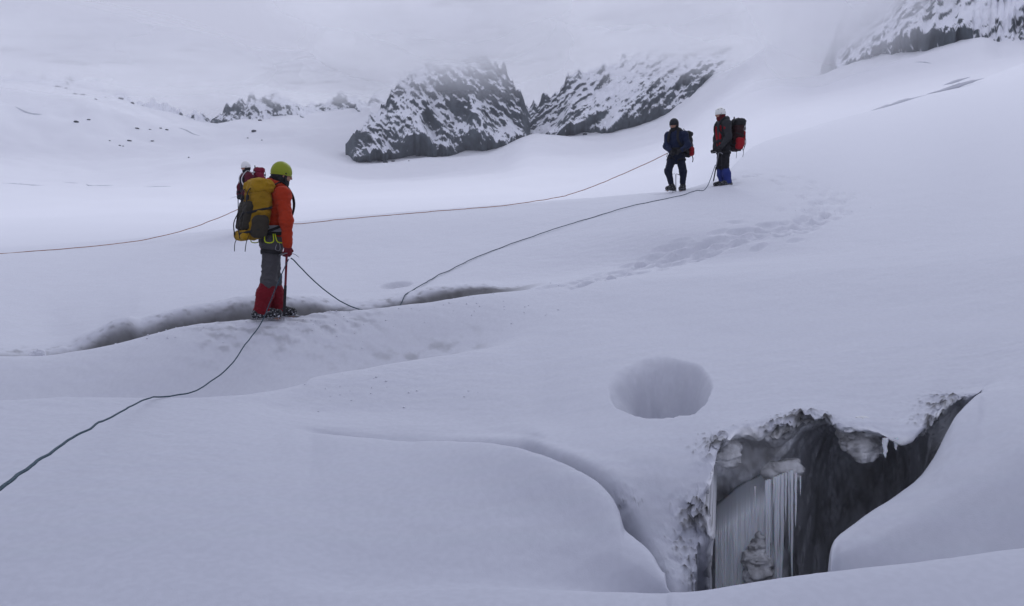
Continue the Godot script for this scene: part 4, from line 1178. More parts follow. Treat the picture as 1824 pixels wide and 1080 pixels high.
# a rucksack worn on the back: c its middle, f the way the wearer faces
func rucksack(label: String, at: Vector3, size: float, c: Vector3, f: Vector3, half: Vector3, C: Dictionary, J: Dictionary, cell: float) -> Node3D:
	var root := thing("rucksack", label, "rucksack", at)
	root.scale = Vector3.ONE * size
	var fw := f.normalized()
	var rt := fw.cross(Vector3.UP).normalized()
	var up: Vector3 = (Vector3.UP + fw * C.get("lean", 0.0)).normalized()
	var b := Basis(rt, up, -fw)
	var bodyc: Vector3 = c - up * half.y * 0.12
	part("main_bag", skin(block(bodyc, Vector3(half.x, half.y * 0.84, half.z), b, 0.095), cell, 0.06, 0.03, 0.14), C.bag, root)
	var lid := part("lid", skin(block(c + up * half.y * 0.80 - fw * 0.015, Vector3(half.x * 0.98, half.y * 0.24, half.z * 1.06), b, 0.07), cell, 0.06, 0.024, 0.11), C.lid, root)
	part("front_pocket", skin(block(bodyc - fw * (half.z - 0.01) - up * half.y * 0.06, Vector3(half.x * 0.8, half.y * 0.46, 0.04), b, 0.038), cell, 0.04, 0.012), C.pocket, root)
	if C.has("low"):
		part("lower_pocket", skin(block(bodyc - fw * (half.z - 0.015) - up * half.y * 0.72, Vector3(half.x * 0.85, half.y * 0.14, 0.045), b, 0.04), cell, 0.04, 0.012), C.low, root)
	for s in [-1.0, 1.0]:
		part("side_pocket", skin(block(bodyc + rt * s * half.x * 0.98 - up * half.y * 0.42, Vector3(0.05, half.y * 0.34, half.z * 0.66), b, 0.045), cell, 0.04, 0.012), C.side, root)
		part("lid_strap", sweep([c + up * half.y * 0.95 + rt * s * half.x * 0.45 - fw * half.z * 0.6, c + up * half.y * 0.62 + rt * s * half.x * 0.45 - fw * (half.z * 1.12 + 0.015), bodyc + rt * s * half.x * 0.42 - fw * (half.z + 0.03) + up * half.y * 0.2, bodyc + rt * s * half.x * 0.40 - fw * (half.z + 0.075) - up * half.y * 0.3, bodyc + rt * s * half.x * 0.38 - fw * (half.z + 0.03) - up * half.y * 0.82], 0.028, 0.008, fw, 8, 1.0, 5), M.black, root)
		part("buckle", skin(block(c + up * half.y * 0.42 + rt * s * half.x * 0.44 - fw * (half.z * 1.05 + 0.02), Vector3(0.022, 0.03, 0.012), b, 0.01), 0.008, 0.01), M.black, root)
		for q in 2:
			var hgt: float = half.y * (0.22 - q * 0.66)
			part("compression_strap", sweep([bodyc + rt * s * half.x * 1.04 + fw * half.z * 0.8 + up * hgt, bodyc + rt * s * (half.x * 1.03 + (0.05 if q == 1 else 0.0)) - fw * half.z * 0.2 + up * (hgt - 0.03), bodyc + rt * s * half.x * 0.9 - fw * (half.z * 1.02) + up * (hgt - 0.06), bodyc + rt * s * half.x * 0.4 - fw * (half.z + 0.05) + up * (hgt - 0.08)], 0.026, 0.010, rt, 8, 1.0, 5), M.black, root)
		# shoulder strap over the shoulder and under the arm
		var sh: Vector3 = J["sh_r" if s > 0.0 else "sh_l"]
		var mid: Vector3 = J.neck.lerp(sh, 0.55)
		part("shoulder_strap", sweep([c + fw * half.z * 0.9 + rt * s * 0.07 + up * half.y * 0.62, mid - fw * 0.09 + Vector3.UP * 0.06, mid + fw * 0.02 + Vector3.UP * 0.105, mid + fw * 0.135 - Vector3.UP * 0.03, J.chest + rt * s * 0.125 + fw * 0.165 - Vector3.UP * 0.02, J.chest + rt * s * 0.185 + fw * 0.06 - Vector3.UP * 0.17, bodyc + fw * half.z * 0.8 + rt * s * half.x * 0.85 - up * half.y * 0.6], 0.06, 0.02, fw, 10, 1.0, 5), C.get("harness", M.black), root)
		part("strap_end", sweep([bodyc + rt * s * half.x * 0.8 - up * half.y * 0.7 - fw * half.z * 0.7, bodyc + rt * s * half.x * 0.95 - up * (half.y * 0.95) - fw * half.z * 0.9, bodyc + rt * s * half.x * 0.9 - up * (half.y * 1.25) - fw * half.z * 0.85], 0.022, 0.006, fw, 6, 1.0, 4), M.black, root)
	var belt := []
	for i in 13:
		var a := TAU * (i / 12.0) + PI / 2 + PI
		belt.append(J.pelvis + Vector3.UP * 0.115 + rt * cos(a) * 0.190 + fw * sin(a) * 0.165)
	part("hip_belt", sweep(belt, 0.02, 0.075, Vector3.UP, 10, 1.0, 3), C.get("belt", M.black), root)
	part("grab_loop", sweep([c + up * half.y * 1.0 + rt * 0.03 + fw * half.z * 0.7, c + up * (half.y * 1.0 + 0.06) + fw * half.z * 0.75, c + up * half.y * 1.0 - rt * 0.03 + fw * half.z * 0.7], 0.02, 0.012, rt, 8, 1.0, 4), M.black, root)
	return root

# ice axe standing from its head down to its spike; across: the way the pick points
func ice_axe(label: String, at: Vector3, size: float, top: Vector3, spike: Vector3, across: Vector3, upper: Material, lower: Material, group := "") -> Node3D:
	var root := thing("ice_axe", label, "ice axe", at, group)
	root.scale = Vector3.ONE * size
	var d := (spike - top).normalized()
	var x := (across - d * across.dot(d)).normalized()
	part("shaft", sweep([top, top.lerp(spike, 0.48)], 0.030, 0.022, x, 12), upper, root)
	part("grip", sweep([top.lerp(spike, 0.47), top.lerp(spike, 0.93)], 0.036, 0.028, x, 12), lower, root)
	part("spike", sweep([top.lerp(spike, 0.92), spike], 0.028, 0.02, x, 10, 0.12), M.steel, root)
	part("pick", sweep([top - d * 0.01 + x * 0.02, top + x * 0.08 - d * 0.006, top + x * 0.14 + d * 0.012, top + x * 0.19 + d * 0.04], 0.010, 0.034, x.cross(d), 8, 0.25, 4), M.steel, root)
	part("adze", sweep([top - d * 0.01 - x * 0.01, top - x * 0.05 - d * 0.004, top - x * 0.095 + d * 0.014], 0.05, 0.012, d, 8, 1.2, 4), M.steel, root)
	return root

func build_people() -> void:
	M.weave = noise_tex(FastNoiseLite.TYPE_SIMPLEX, 0.05, 9, true, 3.0, 4, null, 256)
	M.black = cloth(lin(0.018, 0.018, 0.02), 0.7, 0.1)
	M.lens = mat(lin(0.01, 0.01, 0.012), 0.12)
	M.steel = mat(lin(0.28, 0.28, 0.30), 0.38)
	M.steel.metallic = 0.85
	M.crust = mat(lin(0.6, 0.61, 0.66), 0.9)
	var bg := Gradient.new()
	bg.colors = PackedColorArray([lin(0.016, 0.016, 0.018), lin(0.03, 0.03, 0.032), lin(0.6, 0.61, 0.63)])
	bg.offsets = PackedFloat32Array([0.3, 0.72, 0.80])
	M.boot = mat(Color.WHITE, 0.75, noise_tex(FastNoiseLite.TYPE_SIMPLEX, 0.03, 21, false, 1.0, 4, bg, 256), 3.0)
	var face := mat(lin(0.36, 0.20, 0.145), 0.6)
	face.subsurf_scatter_enabled = true
	face.subsurf_scatter_strength = 0.1
	var at1 := on_snow(-2.942, -9.489)
	var f1 := Vector3(0.77, 0, -0.64)
	var r1 := Vector3(0.64, 0, 0.77)
	var J1 := {"pelvis": Vector3(0.055, 0.93, -0.02), "chest": Vector3(0.105, 1.29, -0.02), "neck": Vector3(0.14, 1.505, -0.04), "head": Vector3(0.175, 1.655, -0.06),
		"sh_r": Vector3(0.235, 1.425, 0.13), "el_r": Vector3(0.29, 1.13, 0.20), "wr_r": Vector3(0.287, 0.855, 0.16), "hand_r": Vector3(-0.03, -1, 0.02), "palm_r": Vector3(-0.6, 0, -0.8), "curl_r": 0.75,
		"sh_l": Vector3(-0.01, 1.425, -0.17), "el_l": Vector3(-0.02, 1.15, -0.26), "wr_l": Vector3(0.10, 0.95, -0.30), "hand_l": Vector3(0.5, -0.8, 0.1), "palm_l": Vector3(0.3, 0, 0.9), "curl_l": 0.6,
		"hip_r": Vector3(0.085, 0.87, 0.065), "kn_r": Vector3(0.045, 0.455, 0.10), "an_r": Vector3(-0.055, 0.115, 0.09), "toe_r": Vector3(0.125, 0.025, 0.03),
		"hip_l": Vector3(0.02, 0.87, -0.09), "kn_l": Vector3(0.045, 0.455, -0.09), "an_l": Vector3(0.055, 0.115, -0.14), "toe_l": Vector3(0.225, 0.025, -0.20)}
	var lime := cloth(lin(0.50, 0.60, 0.02))
	var orange := cloth(lin(0.31, 0.028, 0.009))
	person("climber in orange jacket and lime helmet standing with back turned, big yellow rucksack", at1, 1.045, J1, f1, Vector3(0.86, -0.12, -0.5), {"skin": face, "jacket": orange, "hood": orange, "trousers": cloth(lin(0.06, 0.058, 0.062)), "gaiter": cloth(lin(0.14, 0.007, 0.013)), "glove": cloth(lin(0.12, 0.012, 0.018)), "helmet": mat(lin(0.22, 0.26, 0.02), 0.45), "shades": true, "buff": M.black, "loop": lime}, 0.0165)
	var yellow := cloth(lin(0.29, 0.165, 0.010))
	rucksack("large yellow rucksack with black straps on the orange jacketed climber's back", at1, 1.045, Vector3(-0.065, 1.245, 0.135), f1, Vector3(0.175, 0.34, 0.13), {"bag": cloth(lin(0.24, 0.135, 0.010)), "lid": yellow, "pocket": cloth(lin(0.03, 0.026, 0.02)), "low": yellow, "side": cloth(lin(0.035, 0.030, 0.022)), "belt": cloth(lin(0.2, 0.2, 0.21)), "lean": 0.2}, J1, 0.0165)
	ice_axe("ice axe with red shaft and black grip planted beside the orange jacketed climber", at1, 1.045, Vector3(0.277, 0.76, 0.17), Vector3(0.222, 0.0, 0.15), Vector3(0.5, 0, -0.86), mat(lin(0.13, 0.008, 0.018), 0.4), mat(lin(0.015, 0.015, 0.017), 0.6))

	var at3 := on_snow(4.874, -18.233)
	var f3 := Vector3(-0.97, 0, 0.22)
	var J3 := {"pelvis": Vector3(-0.04, 0.92, 0), "chest": Vector3(-0.055, 1.28, 0), "neck": Vector3(-0.09, 1.50, 0.01), "head": Vector3(-0.145, 1.635, 0.02),
		"sh_l": Vector3(-0.03, 1.41, 0.18), "el_l": Vector3(0.0, 1.12, 0.24), "wr_l": Vector3(-0.17, 0.87, 0.22), "hand_l": Vector3(-0.35, -1, 0.0), "palm_l": Vector3(-0.8, 0, -0.3), "curl_l": 0.7,
		"sh_r": Vector3(-0.12, 1.41, -0.17), "el_r": Vector3(-0.16, 1.12, -0.21), "wr_r": Vector3(-0.22, 0.88, -0.10), "hand_r": Vector3(-0.3, -0.9, 0.3), "palm_r": Vector3(-0.5, 0, 0.6), "curl_r": 0.6,
		"hip_l": Vector3(-0.02, 0.86, 0.09), "kn_l": Vector3(-0.035, 0.46, 0.11), "an_l": Vector3(0.045, 0.115, 0.11), "toe_l": Vector3(-0.125, 0.025, 0.17),
		"hip_r": Vector3(-0.06, 0.86, -0.09), "kn_r": Vector3(-0.09, 0.46, -0.10), "an_r": Vector3(-0.02, 0.115, -0.10), "toe_r": Vector3(-0.20, 0.025, -0.07)}
	var red := cloth(lin(0.26, 0.012, 0.018))
	person("climber in white helmet and black and red jacket standing in profile", at3, 1.0, J3, f3, Vector3(-1, -0.06, 0.16), {"skin": face, "jacket": cloth(lin(0.03, 0.031, 0.034)), "hood": cloth(lin(0.028, 0.03, 0.032)), "panel": red, "trousers": cloth(lin(0.014, 0.014, 0.017)), "gaiter": cloth(lin(0.022, 0.035, 0.16)), "glove": M.black, "helmet": mat(lin(0.72, 0.72, 0.68), 0.4), "vents": true, "shades": true, "buff": cloth(lin(0.10, 0.012, 0.016))}, 0.021)
	rucksack("tall black and red rucksack on the white helmeted climber in profile", at3, 1.0, Vector3(0.255, 1.17, -0.03), f3, Vector3(0.165, 0.36, 0.13), {"bag": cloth(lin(0.03, 0.012, 0.013)), "lid": M.black, "pocket": cloth(lin(0.20, 0.012, 0.014)), "side": red, "lean": -0.06}, J3, 0.021)
	ice_axe("dark ice axe held hanging down by the climber in profile", at3, 1.0, Vector3(-0.21, 0.76, 0.21), Vector3(-0.325, 0.08, 0.22), Vector3(-1, 0, 0.1), mat(lin(0.16, 0.16, 0.18), 0.4), mat(lin(0.015, 0.015, 0.017), 0.6))

	var at2 := on_snow(3.853, -18.646)
	var f2 := Vector3(-0.58, 0, 0.81)
	var J2 := {"pelvis": Vector3(-0.02, 0.86, 0), "chest": Vector3(-0.03, 1.19, 0.02), "neck": Vector3(-0.055, 1.40, 0.04), "head": Vector3(-0.095, 1.535, 0.07),
		"sh_r": Vector3(-0.19, 1.31, -0.08), "el_r": Vector3(-0.26, 1.05, 0.03), "wr_r": Vector3(-0.20, 0.92, 0.24), "hand_r": Vector3(0.1, -0.5, 0.6), "palm_r": Vector3(0.7, -0.3, 0.2), "curl_r": 0.65,
		"sh_l": Vector3(0.14, 1.31, 0.10), "el_l": Vector3(0.21, 1.06, 0.20), "wr_l": Vector3(0.03, 0.93, 0.32), "hand_l": Vector3(-0.8, -0.35, 0.2), "palm_l": Vector3(-0.2, -0.5, -0.7), "curl_l": 0.65,
		"hip_r": Vector3(-0.095, 0.80, -0.03), "kn_r": Vector3(-0.235, 0.47, 0.17), "an_r": Vector3(-0.125, 0.12, 0.10), "toe_r": Vector3(-0.25, 0.025, 0.20),
		"hip_l": Vector3(0.065, 0.80, 0.04), "kn_l": Vector3(0.125, 0.455, 0.12), "an_l": Vector3(0.135, 0.12, 0.06), "toe_l": Vector3(0.06, 0.02, 0.20)}
	var navy := cloth(lin(0.012, 0.018, 0.045))
	person("climber in dark hood and navy clothes facing the viewer with one knee bent", at2, 1.0, J2, f2, Vector3(-0.6, -0.1, 0.8), {"skin": face, "jacket": navy, "hood": M.black, "trousers": cloth(lin(0.011, 0.014, 0.028)), "glove": M.black, "helmet": mat(lin(0.016, 0.018, 0.022), 0.5), "shades": true, "buff": M.black}, 0.021)
	rucksack("black and red rucksack on the navy clothed climber's back", at2, 1.0, Vector3(0.225, 1.12, -0.20), f2, Vector3(0.17, 0.30, 0.12), {"bag": M.black, "lid": M.black, "pocket": M.black, "side": red}, J2, 0.021)
	ice_axe("ice axe standing upright in the snow between the navy clothed climber's boots", at2, 1.0, Vector3(0.005, 0.42, -0.12), Vector3(0.015, -0.25, -0.12), Vector3(-1, 0, 0.3), mat(lin(0.5, 0.5, 0.52), 0.35), mat(lin(0.3, 0.3, 0.32), 0.5))

	var at4 := on_snow(-6.709, -20.110)
	var f4 := Vector3(-0.85, 0, 0.5)
	var J4 := {"pelvis": Vector3(0.02, 0.92, 0), "chest": Vector3(0.03, 1.28, 0), "neck": Vector3(0.02, 1.48, 0.01), "head": Vector3(0.005, 1.625, 0.04),
		"sh_l": Vector3(0.13, 1.40, 0.15), "el_l": Vector3(0.12, 1.12, 0.22), "wr_l": Vector3(-0.02, 0.94, 0.26), "hand_l": Vector3(-0.6, -0.7, 0.1), "palm_l": Vector3(-0.3, 0, -0.8), "curl_l": 0.6,
		"sh_r": Vector3(-0.11, 1.40, -0.13), "el_r": Vector3(-0.19, 1.15, -0.08), "wr_r": Vector3(-0.19, 0.95, 0.05), "hand_r": Vector3(0, -1, 0.1), "palm_r": Vector3(0.8, 0, 0.3), "curl_r": 0.7,
		"hip_l": Vector3(0.07, 0.86, 0.07), "kn_l": Vector3(0.06, 0.46, 0.1), "an_l": Vector3(0.1, 0.115, 0.08), "toe_l": Vector3(-0.05, 0.025, 0.17),
		"hip_r": Vector3(-0.03, 0.86, -0.07), "kn_r": Vector3(-0.05, 0.46, -0.05), "an_r": Vector3(-0.02, 0.115, -0.06), "toe_r": Vector3(-0.17, 0.025, 0.03)}
	var maroon := cloth(lin(0.16, 0.012, 0.03))
	person("climber in white helmet and maroon jacket half hidden behind the yellow rucksack", at4, 1.0, J4, f4, Vector3(-0.8, -0.1, 0.6), {"skin": face, "jacket": cloth(lin(0.085, 0.010, 0.02)), "panel": M.black, "trousers": M.black, "gaiter": M.black, "glove": M.black, "helmet": mat(lin(0.70, 0.70, 0.69), 0.4), "shades": true, "buff": M.black}, 0.023)
	rucksack("maroon rucksack seen just above the large yellow rucksack", at4, 1.0, Vector3(0.275, 1.32, -0.13), f4, Vector3(0.165, 0.31, 0.12), {"bag": maroon, "lid": maroon, "pocket": maroon, "side": cloth(lin(0.5, 0.5, 0.5)), "harness": cloth(lin(0.55, 0.55, 0.56))}, J4, 0.023)
	ice_axe("thin dark ice axe hanging from the maroon jacketed climber's hand", at4, 1.0, Vector3(-0.195, 0.88, 0.07), Vector3(-0.195, 0.22, 0.09), Vector3(-0.8, 0, 0.5), mat(lin(0.04, 0.04, 0.05), 0.4), mat(lin(0.015, 0.015, 0.017), 0.6))

# ---------- ropes, icicles, ice lumps, rocks and crumbs ----------
var ice_sheet_points := []

func build_extras() -> void:
	var rp := Gradient.new()
	rp.colors = PackedColorArray([lin(0.012, 0.03, 0.045), lin(0.02, 0.05, 0.07), lin(0.16, 0.20, 0.22)])
	rp.offsets = PackedFloat32Array([0.3, 0.6, 0.75])
	M.rope_blue = mat(Color.WHITE, 0.8, noise_tex(FastNoiseLite.TYPE_SIMPLEX, 0.08, 31, false, 1.0, 3, rp, 256), 5.0)
	var ro := Gradient.new()
	ro.colors = PackedColorArray([lin(0.22, 0.09, 0.05), lin(0.42, 0.20, 0.11)])
	M.rope_orange = mat(Color.WHITE, 0.8, noise_tex(FastNoiseLite.TYPE_SIMPLEX, 0.08, 32, false, 1.0, 3, ro, 256), 5.0)
	M.ice = mat(lin(0.74, 0.77, 0.80), 0.25)
	M.ice.metallic_specular = 0.5
	M.ice.subsurf_scatter_enabled = true
	M.ice.subsurf_scatter_strength = 0.3
	var ig := Gradient.new()
	ig.colors = PackedColorArray([lin(0.22, 0.22, 0.22), lin(0.48, 0.48, 0.49), lin(0.66, 0.67, 0.68)])
	ig.offsets = PackedFloat32Array([0.28, 0.46, 0.75])
	M.dirty_ice = mat(Color.WHITE, 0.7, noise_tex(FastNoiseLite.TYPE_SIMPLEX, 0.008, 33, false, 1.0, 4, ig, 512), 1.0)
	M.dirty_ice.uv1_world_triplanar = true
	M.boulder = mat(lin(0.055, 0.062, 0.068), 0.95)
	M.edge = mat(lin(0.58, 0.59, 0.63), 0.7)  # grey that stands in for shade in distant cracks
	rope("dark blue rope hanging from the orange jacketed climber towards the viewer", [Vector3(-2.627, 1.440, -9.296), Vector3(-2.704, 1.243, -9.253), Vector3(-2.799, 0.969, -9.131), Vector3(-2.823, 0.754, -8.861), Vector3(-2.833, 0.561, -8.384), Vector3(-2.819, 0.394, -7.700), Vector3(-2.826, 0.320, -7.055), Vector3(-2.902, 0.329, -6.698), Vector3(-2.945, 0.379, -6.373), Vector3(-2.494, 0.562, -4.789), Vector3(-1.975, 0.753, -3.363), Vector3(-1.519, 0.923, -2.293), Vector3(-1.043, 1.107, -1.343)], 0.0125, M.rope_blue)
	rope("dark blue rope lying across the snow between the two right hand climbers and the crevasse", [Vector3(-2.618, 1.451, -9.361), Vector3(-2.591, 1.403, -9.451), Vector3(-2.499, 1.263, -9.579), Vector3(-2.345, 1.061, -9.773), Vector3(-2.181, 0.900, -9.964), Vector3(-2.027, 0.791, -10.150), Vector3(-1.915, 0.732, -10.324), Vector3(-1.759, 0.653, -10.858), Vector3(-1.596, 0.727, -11.187), on_snow(-1.583, -11.687) + Vector3(0, 0.015, 0), on_snow(-1.458, -12.261) + Vector3(0, 0.015, 0), on_snow(-1.290, -13.237) + Vector3(0, 0.015, 0), on_snow(-0.646, -14.675) + Vector3(0, 0.015, 0), on_snow(0.199, -15.621) + Vector3(0, 0.015, 0), on_snow(1.362, -16.314) + Vector3(0, 0.015, 0), on_snow(2.584, -16.769) + Vector3(0, 0.015, 0), on_snow(3.478, -17.103) + Vector3(0, 0.015, 0), on_snow(3.832, -17.400) + Vector3(0, 0.015, 0), on_snow(4.108, -17.749) + Vector3(0, 0.015, 0), Vector3(4.231, 2.782, -17.496), Vector3(4.342, 3.032, -17.417), Vector3(4.448, 3.312, -17.421)], 0.015, M.rope_blue)
	rope("orange rope strung along the snow crest between the navy and maroon clothed climbers", [Vector3(3.506, 3.631, -18.012), Vector3(3.187, 3.482, -18.274), Vector3(2.851, 3.332, -18.583), Vector3(2.494, 3.184, -18.836), Vector3(1.992, 2.979, -19.096), Vector3(1.541, 2.833, -19.339), Vector3(1.085, 2.726, -19.720), Vector3(-0.172, 2.565, -20.299), Vector3(-1.637, 2.459, -20.685), Vector3(-2.910, 2.365, -20.898), Vector3(-4.632, 2.220, -20.995), Vector3(-5.703, 2.108, -20.937), Vector3(-6.311, 2.204, -20.657), Vector3(-6.614, 2.482, -20.352)], 0.017, M.rope_orange)
	rope("orange rope running from the maroon jacketed climber out along the crest", [Vector3(-6.826, 2.480, -19.965), Vector3(-7.118, 2.329, -19.863), Vector3(-7.553, 2.123, -19.702), Vector3(-8.313, 1.857, -19.502), Vector3(-9.244, 1.650, -19.411), Vector3(-10.468, 1.502, -19.122), Vector3(-11.898, 1.364, -18.386), Vector3(-12.942, 1.275, -17.667)], 0.017, M.rope_orange)
	boulder("larger dark rock on the hazy left snow ridge, first from the left", on_snow(-206.17, -365.29), 2.95, 0.37)
	boulder("small dark rock on the hazy left snow ridge, second from the left", on_snow(-201.72, -363.59), 1.63, 0.59)
	boulder("small dark rock on the hazy left snow ridge, third from the left", on_snow(-194.67, -357.86), 1.91, 0.34)
	boulder("larger dark rock on the slope below the left ridge, first from the left", on_snow(-178.34, -327.94), 2.04, 0.51)
	boulder("small dark rock on the hazy left snow ridge, fourth from the left", on_snow(-191.74, -358.90), 1.91, 0.33)
	boulder("small dark rock on the slope below the left ridge, second from the left", on_snow(-175.80, -332.72), 1.47, 0.37)
	boulder("small dark rock on the hazy left snow ridge, fifth from the left", on_snow(-185.12, -357.04), 1.26, 0.60)
	boulder("small dark rock on the hazy left snow ridge, sixth from the left", on_snow(-186.10, -367.50), 0.97, 0.36)
	boulder("small dark rock on the slope below the left ridge, third from the left", on_snow(-161.17, -320.32), 0.84, 0.49)
	boulder("small dark rock on the slope below the left ridge, fourth from the left", on_snow(-154.81, -315.44), 1.10, 0.44)
	boulder("larger dark rock on the hazy left snow ridge, seventh from the left", on_snow(-182.47, -374.26), 2.60, 0.44)
	boulder("small dark rock on the slope below the left ridge, fifth from the left", on_snow(-152.99, -314.40), 0.82, 0.45)
	boulder("larger dark rock on the slope below the left ridge, sixth from the left", on_snow(-155.82, -325.59), 1.98, 0.36)
	boulder("small dark rock on the hazy left snow ridge, eighth from the left", on_snow(-178.13, -376.60), 1.95, 0.55)
	boulder("small dark rock on the slope below the left ridge, seventh from the left", on_snow(-160.17, -341.95), 1.77, 0.33)
	boulder("larger dark rock on the hazy left snow ridge, ninth from the left", on_snow(-178.29, -386.17), 2.33, 0.37)
	boulder("small dark rock on the slope below the left ridge, eighth from the left", on_snow(-156.05, -345.01), 1.18, 0.31)
	boulder("small dark rock on the slope below the left ridge, ninth from the left", on_snow(-150.22, -333.98), 1.43, 0.38)
	boulder("small dark rock on the slope below the left ridge, tenth from the left", on_snow(-153.42, -349.50), 1.19, 0.42)
	boulder("small dark rock on the hazy left snow ridge, tenth from the left", on_snow(-171.57, -397.35), 2.03, 0.57)
	boulder("small dark rock on the slope below the left ridge, eleventh from the left", on_snow(-150.84, -349.73), 1.49, 0.41)
	boulder("small dark rock on the hazy left snow ridge, eleventh from the left", on_snow(-168.11, -398.91), 1.69, 0.33)
	boulder("small dark rock on the hazy left snow ridge, twelfth from the left", on_snow(-164.68, -397.26), 1.35, 0.38)
	boulder("small dark rock at the foot of the small hazy rock hump, first from the left", on_snow(-109.43, -270.23), 0.57, 0.60)
	boulder("small dark rock at the foot of the small hazy rock hump, second from the left", on_snow(-155.78, -394.23), 1.66, 0.32)
	boulder("small dark rock at the foot of the small hazy rock hump, third from the left", on_snow(-153.23, -411.94), 1.72, 0.49)
	boulder("small dark rock at the foot of the small hazy rock hump, fourth from the left", on_snow(-116.48, -352.55), 0.87, 0.41)
	boulder("larger dark rock at the foot of the small hazy rock hump, fifth from the left", on_snow(-116.84, -362.21), 2.38, 0.50)
	boulder("larger dark rock at the foot of the small hazy rock hump, sixth from the left", on_snow(-121.12, -384.98), 2.21, 0.40)
	boulder("small dark rock at the foot of the small hazy rock hump, seventh from the left", on_snow(-107.92, -344.88), 0.85, 0.51)
	boulder("small dark rock below the broad dark peak, first from the left", on_snow(-67.40, -325.11), 1.30, 0.45)
	boulder("small dark rock below the broad dark peak, second from the left", on_snow(-62.76, -328.37), 0.78, 0.49)
	boulder("larger dark rock below the broad dark peak, third from the left", on_snow(-49.12, -309.24), 2.20, 0.57)
	boulder("small dark rock below the broad dark peak, fourth from the left", on_snow(-46.56, -312.45), 1.48, 0.47)
	boulder("small dark rock below the broad dark peak, fifth from the left", on_snow(-39.11, -302.37), 0.72, 0.34)
	boulder("larger dark rock below the broad dark peak, sixth from the left", on_snow(-38.78, -330.55), 2.08, 0.32)
	boulder("small dark rock below the broad dark peak, seventh from the left", on_snow(-25.69, -338.77), 1.59, 0.58)
	boulder("larger dark rock below the jagged rock ridge, first from the left", on_snow(30.91, -339.11), 2.13, 0.45)
	boulder("larger dark rock below the jagged rock ridge, second from the left", on_snow(46.28, -345.85), 3.27, 0.36)
	boulder("larger dark rock below the jagged rock ridge, third from the left", on_snow(49.37, -347.25), 2.74, 0.58)
	boulder("larger dark rock below the jagged rock ridge, fourth from the left", on_snow(60.22, -342.78), 1.90, 0.47)
	boulder("small dark rock under the dark rock rib, first from the left", on_snow(90.17, -216.96), 1.10, 0.52)
	boulder("small dark rock under the dark rock rib, second from the left", on_snow(91.52, -218.45), 0.74, 0.56)
	boulder("small dark rock under the dark rock rib, third from the left", on_snow(94.86, -212.51), 0.73, 0.39)
	boulder("small dark rock under the dark rock rib, fourth from the left", on_snow(95.73, -211.22), 0.73, 0.41)
	boulder("small dark rock under the dark rock rib, fifth from the left", on_snow(95.65, -208.17), 0.90, 0.56)
	boulder("small dark rock under the dark rock rib, sixth from the left", on_snow(95.32, -197.30), 0.51, 0.34)
	boulder("larger dark rock under the dark rock rib, seventh from the left", on_snow(98.63, -180.45), 1.29, 0.53)
	shade_strip([on_snow(-104.98, -163.35), on_snow(-102.44, -163.35), on_snow(-94.10, -157.82), on_snow(-88.76, -157.01)], 0.28)
	shade_strip([on_snow(-89.68, -167.45), on_snow(-83.72, -158.37), on_snow(-78.28, -156.63)], 0.24)
	shade_strip([on_snow(-107.64, -187.30), on_snow(-103.01, -184.18), on_snow(-98.34, -180.82)], 0.14)
	shade_strip([on_snow(-60.06, -129.81), on_snow(-57.94, -130.00), on_snow(-55.59, -130.09)], 0.14)
	shade_strip([on_snow(-151.52, -357.76), on_snow(-146.35, -357.93), on_snow(-141.07, -354.68), on_snow(-137.69, -354.93)], 1.00)
	shade_strip([on_snow(-209.38, -329.21), on_snow(-198.26, -325.10), on_snow(-193.67, -324.58), on_snow(-187.22, -327.96)], 1.20)  # a ridge shadow drawn as a solid grey strip
	shade_strip([on_snow(79.96, -160.20), on_snow(79.92, -156.63), on_snow(79.52, -152.74)], 0.35)
	shade_strip([Vector3(20.161, 8.954, -45.513), Vector3(21.654, 9.427, -47.044), Vector3(23.632, 10.085, -48.986), Vector3(25.607, 10.680, -50.820), Vector3(27.370, 11.245, -52.381)], 0.34)
	shade_strip([Vector3(26.710, 11.104, -51.808), Vector3(29.338, 11.877, -54.010), Vector3(31.689, 12.648, -55.859), Vector3(33.750, 13.266, -57.399)], 0.30)
	shade_strip([Vector3(28.666, 11.996, -53.477), Vector3(30.327, 12.555, -54.816), Vector3(31.950, 13.074, -56.074)], 0.25)
	ice_sheet_points = [[Vector3(1.449, -0.337, -5.492), Vector3(1.419, -0.871, -5.334)], [Vector3(1.507, -0.278, -5.476), Vector3(1.477, -0.863, -5.319)], [Vector3(1.580, -0.194, -5.456), Vector3(1.550, -0.854, -5.298)], [Vector3(1.651, -0.134, -5.435), Vector3(1.621, -0.843, -5.277)], [Vector3(1.729, -0.082, -5.410), Vector3(1.698, -0.832, -5.252)], [Vector3(1.810, -0.033, -5.384), Vector3(1.778, -0.819, -5.226)], [Vector3(1.872, -0.003, -5.363), Vector3(1.840, -0.809, -5.204)]]
